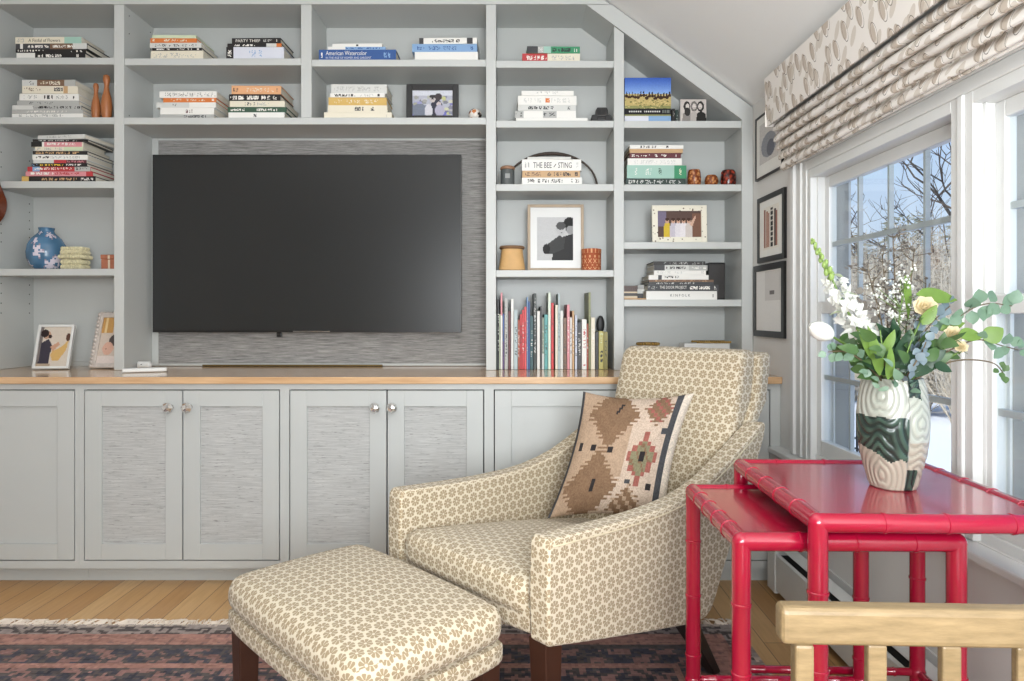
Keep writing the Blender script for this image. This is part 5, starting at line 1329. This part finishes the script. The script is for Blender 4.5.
for k, (r, z) in enumerate(dp):
    for j in range(SEG):
        a = 2 * PI * j / SEG; zz_ = min(1, z / hv)
        fac = 1 + .022 * math.cos(5 * (a + 1.62 + PI)) if k < nn_ - 4 else 1
        rl = .0011 * max(-.4, min(1, 2 * math.sin(relief(a, zz_) * 38) + .4)) if 0 < k < nn_ - 6 and .03 < zz_ < .97 else 0
        b.v.append(((r * fac + rl) * math.cos(a), (r * fac + rl) * math.sin(a), z))
for k in range(nn_ - 1):
    for j in range(SEG):
        p = k * SEG + j; p2 = k * SEG + (j + 1) % SEG
        b.face((p, p2, p2 + SEG, p + SEG), vzcol(2 * PI * (j + .5) / SEG, min(1, (dp[k][1] + dp[k + 1][1]) / 2 / hv)))
b.face(list(range(SEG))[::-1], cW)
o = b.build('vase', glazem, smooth=True); o.location = (VX, VY, VZ); tag(o, 'relief carved ceramic vase with dark green glaze band holding flowers', 'vase')

# ------------------------------------------------------------------ flowers
rf = random.Random(31)
VT = VZ + hv
def P(px, py, dy=0): return W_(px, py, VY + dy)
def stem_pts(pts, dys):
    q_ = [P(a, c, d) for (a, c), d in zip(pts, dys)]
    out = []
    for i in range(len(q_) - 1):
        p0, p1, p2, p3 = q_[max(i - 1, 0)], q_[i], q_[i + 1], q_[min(i + 2, len(q_) - 1)]
        for k in range(6):
            t_ = k / 6; out.append(.5 * ((2 * p1) + (p2 - p0) * t_ + (2 * p0 - 5 * p1 + 4 * p2 - p3) * t_ ** 2 + (3 * p1 - p0 - 3 * p2 + p3) * t_ ** 3))
    out.append(q_[-1]); return out
def stem(name, label, pts, dys, r, m, group='stems in the vase', cat='flower stem'):
    dys = [dys[0] * .5] + list(dys[1:]); mouth = Vector((VX + (pts[0][0] - 894) * .0009, VY + dys[0] * .6, VT - .09))
    sp = [mouth] + stem_pts(pts, dys); t = thing(name, label, cat, tuple(mouth), group=group)
    n = len(sp); b = MB(); b.tube(sp, [r * (1 - .5 * k / n) for k in range(n)], 6); b.build('stem', m, t, world=True, smooth=True)
    return t, sp
def leaves(t, items, m, name='foliage'):
    b = MB()
    for (p, d, up, L, W, bend, tip) in items: b.leaf(p, d, up, L, W, bend, tip)
    return b.build(name, m, t, world=True, smooth=True)
rv3 = lambda sx=1, sy=1, sz=1: Vector((rf.gauss(0, sx), rf.gauss(0, sy), rf.gauss(0, sz)))
U = s
# tulip
t, sp = stem('tulip', 'white tulip leaning out toward the wall pictures', [(884, 384), (862, 356), (838, 340), (829, 335)], [0, -.02, -.04, -.05], .0036, stemg, cat='flower')
c = P(831, 336, -.05); ax = (P(803, 322, -.06) - c).normalized(); b = MB()
sd = ax.cross(Vector((0, 1, 0))).normalized(); fw = sd.cross(ax).normalized()
for k in range(6):
    an = k * PI / 3 + (.5 if k > 2 else 0); out = (sd * math.cos(an) + fw * math.sin(an)).normalized(); i0 = len(b.v); n_ = 7; Rr = (.0185 if k % 2 else .020); side = ax.cross(out)
    for a in range(n_ + 1):
        tt = a / n_; rad = Rr * math.sin(PI * min(.97, .12 + tt * .85)) ** .7; cc = c + ax * (.052 * tt) ; hw = Rr * 1.15 * math.sin(PI * min(1, .1 + .88 * tt)) ** .7
        for e in (-1, -.5, 0, .5, 1):
            an2 = e * hw / max(.006, rad) * .75; b.v.append(tuple(cc + (out * math.cos(an2) + side * math.sin(an2)) * rad))
    for a in range(n_):
        for e in range(4): q0 = i0 + a * 5 + e; b.face((q0, q0 + 1, q0 + 6, q0 + 5))
lab(b.build('flower', petal_w, t, world=True, smooth=True), 'closed white tulip bud')
leaves(t, [(P(884, 384), P(828, 334, -.03) - P(884, 384), (0, -.5, 1), .125, .022, .05, .7), (P(882, 386, -.02), P(850, 344, -.1) - P(882, 386), (0, -1, .4), .1, .024, .2, .7)], leaf_mid)
# snapdragon
t, sp = stem('snapdragon', 'tall white snapdragon spike with green buds at its tip', [(884, 380), (868, 348), (848, 312), (830, 275), (812, 240)], [0, .01, .015, .02, .02], .0036, stemg, cat='flower')
b = MB(); g = MB()
for k in range(46):
    f = k / 45; idx = 8 + f * (len(sp) - 9); i = int(idx); p = sp[i].lerp(sp[min(i + 1, len(sp) - 1)], idx - i); a = k * 2.4
    o_ = Vector((math.cos(a), math.sin(a) * .9, .25)).normalized()
    if f < .58:
        sc = 1 - f * .5; q_ = p + o_ * .016 * sc
        for j in range(5):
            d = (o_ + rv3(.7, .7, .6)).normalized(); b.leaf(q_, d, rv3(), .026 * sc, .024 * sc, .5, .6, n=4, fold=.4)
    else:
        sc = 1.35 - f; g.ball(tuple(p + o_ * .008 * sc), .0062 * sc * 1.3, 8, 6, sc=(1, 1, 1.5)); b.leaf(p, (o_ + Vector((0, 0, .5))), rv3(), .02 * sc, .008 * sc, .3, .7, n=3)
b.build('florets', petal_w, t, world=True, smooth=True); g.build('buds', leafmat('bud_green', (150, 176, 98)), t, world=True, smooth=True)
leaves(t, [(sp[i], Vector((rf.choice((-1, 1)), rf.uniform(-.5, .5), .3)), (0, 0, 1), .04, .022, .5, .6) for i in (7, 10, 13, 16, 19)], petal_g)
# dark sprigs
for lb, pts, dys, sd_ in (('purple grey sprig reaching highest above the vase', [(895, 378), (897, 330), (895, 285), (893, 238)], [.01, .02, .03, .03], 1), ('purple grey sprig bending toward the snapdragon', [(890, 378), (884, 335), (876, 300), (868, 272)], [.02, .03, .03, .03], 2),
                      ('purple grey sprig between the highest sprig and the mullion', [(899, 378), (906, 330), (910, 290), (914, 252)], [.02, .03, .02, .02], 3), ('short purple grey sprig beside the roses', [(902, 378), (916, 340), (922, 310), (926, 284)], [.03, .05, .05, .05], 4),
                      ('purple grey sprig right behind the highest one', [(893, 376), (888, 330), (886, 295), (882, 255)], [.05, .06, .06, .06], 5)):
    t, sp = stem('leafy_sprig', lb, pts, dys, .0022, stemb); rf.seed(sd_); it = []; tw = MB(); fl_ = MB()
    for k in range(26):
        i = rf.randint(8, len(sp) - 1); p = sp[i]; d = Vector((rf.gauss(0, 1), rf.gauss(0, .8), rf.uniform(.1, 1.1))).normalized(); L = rf.uniform(.012, .036) * (1 if sd_ != 4 else .5)
        q_ = p + d * L; tw.tube([p, q_], [.0009, .0006], 4)
        for j in range(rf.randint(2, 4)): it.append((q_ + rv3(.004, .004, .004), d + rv3(.6, .6, .5), rv3(), rf.uniform(.008, .015), rf.uniform(.004, .0065), .3, .7))
        if i < len(sp) * .75:
            for j in range(3): fl_.ball(tuple(q_ + rv3(.008, .008, .008)), rf.uniform(.0018, .0034), 6, 4)
    tw.build('twigs', stemb, t, world=True); leaves(t, it, leaf_grey); fl_.build('tiny_blossoms', petal_w, t, world=True)['kind'] = 'stuff'
# white wax flower mass in the centre
t, sp = stem('wax_flower', 'spray of tiny white blossoms in the middle of the bouquet', [(893, 380), (896, 345), (900, 312), (903, 290)], [-.01, -.01, 0, 0], .002, stemg, cat='flower'); rf.seed(6); tw = MB(); fl_ = MB()
for k in range(34):
    i = rf.randint(6, len(sp) - 1); p = sp[i]; q_ = p + Vector((rf.gauss(0, .026), rf.gauss(0, .02), rf.uniform(.0, .05))); tw.tube([p, q_], [.0009, .0006], 4)
    for j in range(5): fl_.ball(tuple(q_ + rv3(.004, .004, .004)), rf.uniform(.0016, .003), 6, 4)
tw.build('twigs', stemg, t, world=True); fl_.build('tiny_blossoms', petal_w, t, world=True)['kind'] = 'stuff'
# roses
def rose(lb, px, py, dy, sz, pts, dys, m):
    t, sp = stem('rose', lb, pts, dys, .0026, stemg, cat='flower'); c = P(px, py, dy); b = MB()
    vw = Vector((-.35, -1, .45)).normalized(); s1 = vw.orthogonal().normalized(); s2 = vw.cross(s1)
    for (n_, el, L_, W_2, of) in ((4, 1.35, .9, .8, .1), (5, 1.05, 1.05, .95, .18), (6, .7, 1.15, 1.05, .25), (7, .3, 1.2, 1.15, .3)):
        for k in range(n_):
            an = 2 * PI * k / n_ + el * 2; o_ = s1 * math.cos(an) + s2 * math.sin(an)
            d = (o_ * math.cos(el) + vw * math.sin(el)).normalized(); up = (vw * math.cos(el) - o_ * math.sin(el)); b.leaf(c + o_ * (sz * of) - vw * (sz * .35), d, up, sz * L_, sz * W_2 * 1.15, -.25, .9, n=5, fold=.3)
    lab(b.build('flower', m, t, world=True, smooth=True), 'cream rose bloom')
    leaves(t, [(c - Vector((0, 0, sz * .8)), Vector((math.cos(a), math.sin(a), -.1)), (0, 0, 1), sz * 1.5, sz * .5, .4, .6) for a in (0, 1.3, 2.6, 3.9, 5.2)], leaf_mid, 'sepal')
rose('cream rose with peach heart below the broad bright leaf', 925, 307, -.05, .0175, [(896, 382), (908, 350), (922, 318), (924, 314)], [-.02, -.04, -.05, -.05], petal_c)
rose('small cream rose in the middle of the outer bright leaves', 953, 334, -.06, .013, [(900, 384), (922, 362), (946, 345), (951, 341)], [-.03, -.05, -.06, -.06], petal_c)
rose('smallest cream rosebud lowest of the roses', 961, 347, -.07, .010, [(901, 386), (928, 368), (952, 356), (959, 352)], [-.04, -.06, -.07, -.07], petal_c)
# broad bright leaves
for lb, pts, dys, its, m in (
    ('broad bright green leaf branch above the rose', [(898, 380), (912, 340), (926, 305), (934, 296)], [.0, -.02, -.03, -.03], [((916, 294), (960, 298), .035, -.03), ((922, 325), (938, 305), .024, -.06), ((905, 275), (912, 318), .018, 0)], leaf_bright),
    ('bright green leaf branch reaching toward the near window', [(902, 382), (935, 355), (968, 335), (990, 335)], [-.02, -.05, -.07, -.08], [((984, 340), (1004, 328), .036, -.08), ((958, 334), (984, 336), .030, -.07), ((940, 330), (966, 322), .022, -.04), ((930, 352), (946, 338), .022, -.03)], leaf_bright),
    ('bright green pointed leaves at the vase mouth', [(890, 384), (886, 365), (882, 345), (880, 330)], [-.05, -.07, -.08, -.08], [((880, 376), (872, 326), .028, -.08), ((874, 360), (862, 334), .022, -.08), ((888, 380), (893, 346), .020, -.09), ((884, 352), (896, 330), .020, -.07)], leaf_bright),
    ('dark green leaves filling the middle of the bouquet', [(898, 384), (904, 366), (908, 350), (912, 340)], [-.05, -.07, -.08, -.08], [((900, 372), (930, 345), .032, -.08), ((895, 366), (912, 330), .030, -.06), ((905, 374), (940, 364), .026, -.08), ((890, 362), (868, 340), .030, -.03), ((900, 356), (880, 322), .030, -.02), ((912, 362), (934, 330), .028, -.03), ((888, 374), (860, 356), .026, -.07), ((905, 350), (925, 322), .026, -.01), ((893, 352), (896, 318), .026, -.04)], leaf_dark),
    ('glossy green leaves on a low branch beside the vase rim', [(904, 384), (918, 370), (932, 356), (940, 350)], [-.04, -.07, -.09, -.09], [((930, 360), (946, 350), .022, -.09), ((934, 364), (953, 371), .022, -.09), ((922, 372), (938, 356), .018, -.08)], leaf_dark)):
    t, sp = stem('leaf_branch', lb, pts, dys, .0026, stemg); b = MB()
    for (a, c_, W, dy) in its:
        p, q_ = P(*a, dy), P(*c_, dy - .012); b.leaf(p, q_ - p, Vector((.1, -1, .45)), (q_ - p).length, W, .12, .75, n=7, fold=.18)
    b.build('foliage', m, t, world=True, smooth=True)
for lb, c0, n_, m, sd_, sz in (('dense dark green filler leaves behind the bright pointed leaves', (896, 352, -.055), 24, leaf_dark, 41, .036), ('mid green filler leaves under the snapdragon', (868, 354, -.06), 22, leaf_mid, 42, .036), ('mid green filler leaves under the roses', (924, 350, -.06), 24, leaf_mid, 43, .036), ('grey green filler leaves over the vase rim', (892, 374, -.075), 16, leaf_euc, 44, .024)):
    t, sp = stem('leaf_branch', lb, [(892, 384), ((892 + c0[0]) / 2, 372), (c0[0], c0[1] + 6)], [0, c0[2], c0[2]], .0024, stemg); rf.seed(sd_); b = MB()
    for k in range(n_):
        p = P(c0[0] + rf.gauss(0, 12), c0[1] + rf.gauss(0, 9), c0[2] + rf.gauss(0, .02)); d = Vector((rf.gauss((p.x - VX) * 14, .6), rf.gauss(-.3, .6), rf.gauss(.45, .5))); L = sz * rf.uniform(.7, 1.25)
        b.leaf(p, d, Vector((rf.gauss(0, .5), -1, rf.gauss(.4, .5))), L, L * rf.uniform(.45, .7), .25, .75, n=6, fold=.2)
    b.build('foliage', m, t, world=True, smooth=True)
# eucalyptus
def euc(lb, pts, dys, m, n, sz, seed, lo=6):
    t, sp = stem('eucalyptus_branch', lb, pts, dys, .002, stemb); rf.seed(seed); it = []
    for k in range(n):
        i = lo + int((len(sp) - 1 - lo) * k / max(1, n - 1)); p = sp[i]
        for sg in (-1, 1):
            d = Vector((rf.gauss(0, .5) + .3 * sg, -.4 * rf.random() + rf.gauss(0, .3), sg * .8 + rf.gauss(.1, .4))).normalized(); L = sz * rf.uniform(.75, 1.15)
            it.append((p + d * .004, d, Vector((rf.gauss(0, .4), -1, rf.gauss(.3, .4))), L, L * .9, .12, .85))
    leaves(t, it, m)
euc('silver dollar eucalyptus branch arching over the near window', [(900, 382), (930, 350), (958, 318), (985, 304), (1012, 306)], [0, -.02, -.05, -.06, -.07], leaf_euc, 8, .030, 1, 10)
euc('eucalyptus branch tip drooping outward to the photo edge', [(902, 384), (940, 356), (975, 340), (1003, 346), (1018, 350)], [-.03, -.05, -.07, -.08, -.08], leaf_euc, 5, .024, 2, 14)
euc('blue grey eucalyptus branch hugging the roses', [(898, 384), (914, 350), (930, 325), (950, 306)], [-.05, -.06, -.04, -.03], leaf_blue, 8, .022, 3, 6)
euc('low eucalyptus branch below the tulip', [(886, 386), (866, 364), (846, 352), (828, 352)], [-.05, -.07, -.08, -.08], leaf_euc, 7, .020, 4, 6)
euc('green eucalyptus branch crossing the tulip stem', [(888, 386), (868, 360), (850, 350), (838, 344)], [-.03, -.02, -.01, -.01], leaf_mid, 6, .024, 5, 6)
euc('eucalyptus sprig with one round leaf beside the snapdragon', [(889, 382), (880, 350), (868, 320), (857, 296)], [.02, .03, .04, .04], leaf_grey, 4, .018, 6, 12)
euc('grey leaf sprig hanging beside the near window', [(904, 386), (950, 362), (990, 362), (1004, 374)], [-.06, -.08, -.09, -.09], leaf_mid, 4, .014, 7, 16)
euc('blue grey eucalyptus clump over the vase rim', [(900, 386), (912, 368), (922, 352), (926, 342)], [-.07, -.1, -.1, -.1], leaf_blue, 7, .018, 8, 5)

# ------------------------------------------------------------------ roman blind
bl = thing('roman_blind', 'gathered roman blind in leaf print linen above the window', 'blind', (XW - .05, 1.5, 1.62))
BY0, BY1 = .62, 2.615
b = MB(); xv = .965
def vuv(y, z): return (y, z)
b.grid(lambda u, v: (xv + .010 * (1 - v), BY0 + (BY1 - BY0) * u, 1.80 + .182 * v), 40, 4, None, lambda u, v: (BY0 + (BY1 - BY0) * u, 1.8 + .182 * v), flip=True)
b.grid(lambda u, v: (xv + .014 * 1 + .0 + .006, BY0 + (BY1 - BY0) * u, 1.803 + .176 * v), 40, 2, None, lambda u, v: (BY0 + (BY1 - BY0) * u, 1.8 + .182 * v))
b.grid(lambda u, v: (xv + .006 * u + .004 + (XW - xv - .012) * u, BY1 - .001, 1.80 + .182 * v), 4, 2, None, lambda u, v: (u * .1, 1.8 + .182 * v))
b.grid(lambda u, v: (xv + (XW - .004 - xv) * v, BY0 + (BY1 - BY0) * u, 1.982), 40, 1, None, lambda u, v: (BY0 + (BY1 - BY0) * u, v * .1), flip=True)
b.build('valance', leaffab, bl, world=True, smooth=False)
zf_top = 1.815; nf = 5
prof = [(1.045, zf_top + .02)]
for k in range(nf):
    z = zf_top - .034 * k; x0 = .985 + .0085 * k
    prof += [(1.036, z), (x0 + .020, z - .004), (x0 + .006, z - .018), (x0 - .003, z - .036), (x0 - .002, z - .047), (x0 + .008, z - .046), (1.034, z - .034)]
prof += [(1.030, zf_top - .034 * nf - .004), (1.028, zf_top - .034 * nf - .016), (1.033, zf_top - .034 * nf - .016)]
al = [0]
for p, q_ in zip(prof, prof[1:]): al.append(al[-1] + math.hypot(p[0] - q_[0], p[1] - q_[1]))
NY = 70; b = MB(); b_i = []
for k, (x, z) in enumerate(prof):
    for j in range(NY + 1):
        y = BY0 + .02 + (BY1 - BY0 - .03 - .004 * (k % 7)) * j / NY
        a = max(0, min(1, (1.05 - x) / .06)); w = noise.noise((y * 3.2, k // 7 * 3.1, 0)) * .018 + noise.noise((y * 11, k // 7 * 1.7, 5)) * .007 - .010 * max(0, (y - BY1 + .12) / .12) * (1 if k // 7 % 2 else -.3)
        b.v.append((x + w * a * .7, y, z + (w * .8) * a))
for k in range(len(prof) - 1):
    for j in range(NY):
        i = k * (NY + 1) + j; y0_, y1_ = [BY0 + (BY1 - BY0) * q_ / NY for q_ in (j, j + 1)]
        b.face((i, i + 1, i + NY + 2, i + NY + 1), None, [(y0_, -al[k]), (y1_, -al[k]), (y1_, -al[k + 1]), (y0_, -al[k + 1])])
b.build('folds', leaffab, bl, world=True, smooth=True, subsurf=1)
b = MB(); b.box(XW - .03, XW - .001, BY0 + .02, BY1 - .02, 1.80, 1.975); b.build('head_rail', white, bl, world=True)

# ------------------------------------------------------------------ pale wooden chair in front
Yf_ = .86; s = Yf_ / F
x0 = X_(778, Yf_); zt_, zb2 = Z_(603.5, Yf_), Z_(641, Yf_)
wc = thing('wooden_chair', 'pale oak slat-back chair seen from behind in front of the red tables', 'chair', (x0, Yf_, 0), math.radians(-2.2))
CWd = .50
b = MB(); b.box(0, CWd, -.014, .016, zb2, zt_); b.build('top_rail', paleoak, wc, bevel=.008, bseg=3)
sw = .0235; pitch = .0905
for k in range(6):
    xx = .0185 + pitch * k
    if k in (0, 5): continue
    b = MB(); b.box(xx, xx + sw, -.006, .008, .46, zb2 - .0003); b.build('slat', paleoak, wc, bevel=.003)
for xx in (.0185, .0185 + pitch * 5):
    b = MB(); b.box(xx, xx + sw, -.010, .012, fz(wc, xx, 0), zb2 - .0003); b.build('leg', paleoak, wc, bevel=.004)
for xx in (.0185, .0185 + pitch * 5):
    b = MB(); b.box(xx, xx + sw, -.40, -.376, .0005, .428); b.build('leg', paleoak, wc, bevel=.004)
b = MB(); b.box(.045, .0185 + pitch * 5 - .003, -.005, .009, .425, .459); b.build('lower_rail', paleoak, wc, bevel=.003)
b = MB(); b.box(.0, CWd - .0, -.42, -.0105, .4285, .45); b.build('seat', paleoak, wc, bevel=.006)

# ------------------------------------------------------------------ camera, light, world
cam = bpy.data.cameras.new('camera'); co = bpy.data.objects.new('camera', cam); COL.objects.link(co)
co.location = (0, 0, H); co.rotation_euler = (PI / 2, 0, 0); cam.sensor_width = 36; cam.lens = F / 1024 * 36
cam.shift_y = -(340.5 - CY) / 1024; cam.clip_start = .05; cam.clip_end = 200
SC.camera = co
def area(name, loc, tgt, sx, sy, power, col=(1, 1, 1)):
    l = bpy.data.lights.new(name, 'AREA'); l.shape = 'RECTANGLE'; l.size = sx; l.size_y = sy; l.energy = power; l.color = col
    o = bpy.data.objects.new(name, l); COL.objects.link(o); o.location = loc
    o.rotation_euler = (Vector(tgt) - Vector(loc)).to_track_quat('-Z', 'Y').to_euler(); return o
area('added_side_key', (.45, -1.3, 1.65), (-.9, 2.6, 1.15), .6, .6, 42, (.93, .97, 1))  # added key light behind the camera; no window stands there
area('added_rear_fill', (.3, -2.4, 1.5), (-.6, 3.0, 1.2), 2.6, 1.4, 10, (.93, .97, 1))  # added soft fill in front of the closed rear wall
area('added_uplight', (.1, -.5, 1.1), (.5, 1.2, 2.4), 1.2, 1.0, 70, (.93, .97, 1))  # added upward light to brighten the sloped ceiling
area('added_overhead_fill', (-.7, 1.5, 2.52), (-.7, 1.6, 0), 2.4, 1.0, 8, (.95, .98, 1))  # added overhead fill; the room has no modelled fixture here
sun = bpy.data.lights.new('sun', 'SUN'); sun.energy = 4.0; sun.angle = math.radians(1); sun.color = (1, .95, .86)
so_ = bpy.data.objects.new('sun', sun); COL.objects.link(so_); so_.rotation_euler = Vector((.62, -.2, -.75)).to_track_quat('-Z', 'Y').to_euler()
wd_ = bpy.data.worlds.new('sky'); SC.world = wd_; wd_.use_nodes = True; nt = wd_.node_tree; bg = nt.nodes['Background']
tc = nt.nodes.new('ShaderNodeTexCoord'); sp_ = nt.nodes.new('ShaderNodeSeparateXYZ'); rp_ = nt.nodes.new('ShaderNodeValToRGB')
nt.links.new(tc.outputs['Generated'], sp_.inputs[0]); nt.links.new(sp_.outputs[2], rp_.inputs[0]); nt.links.new(rp_.outputs[0], bg.inputs[0])
el = rp_.color_ramp.elements; el[0].position = 0; el[0].color = (*lin((214, 226, 240)), 1); el[1].position = .6; el[1].color = (*lin((120, 168, 232)), 1)
e_ = el.new(.25); e_.color = (*lin((180, 206, 242)), 1)
bg.inputs[1].default_value = 1.15
vs = SC.view_settings; vs.view_transform = 'Standard'; vs.look = 'None'; vs.exposure = 0; vs.gamma = 1; vs.use_curve_mapping = False
SC.cycles.use_denoising = True
SC.cycles.max_bounces = 8; SC.cycles.diffuse_bounces = 3; SC.cycles.transparent_max_bounces = 16; SC.cycles.sample_clamp_indirect = 4; SC.cycles.caustics_reflective = False; SC.cycles.caustics_refractive = False
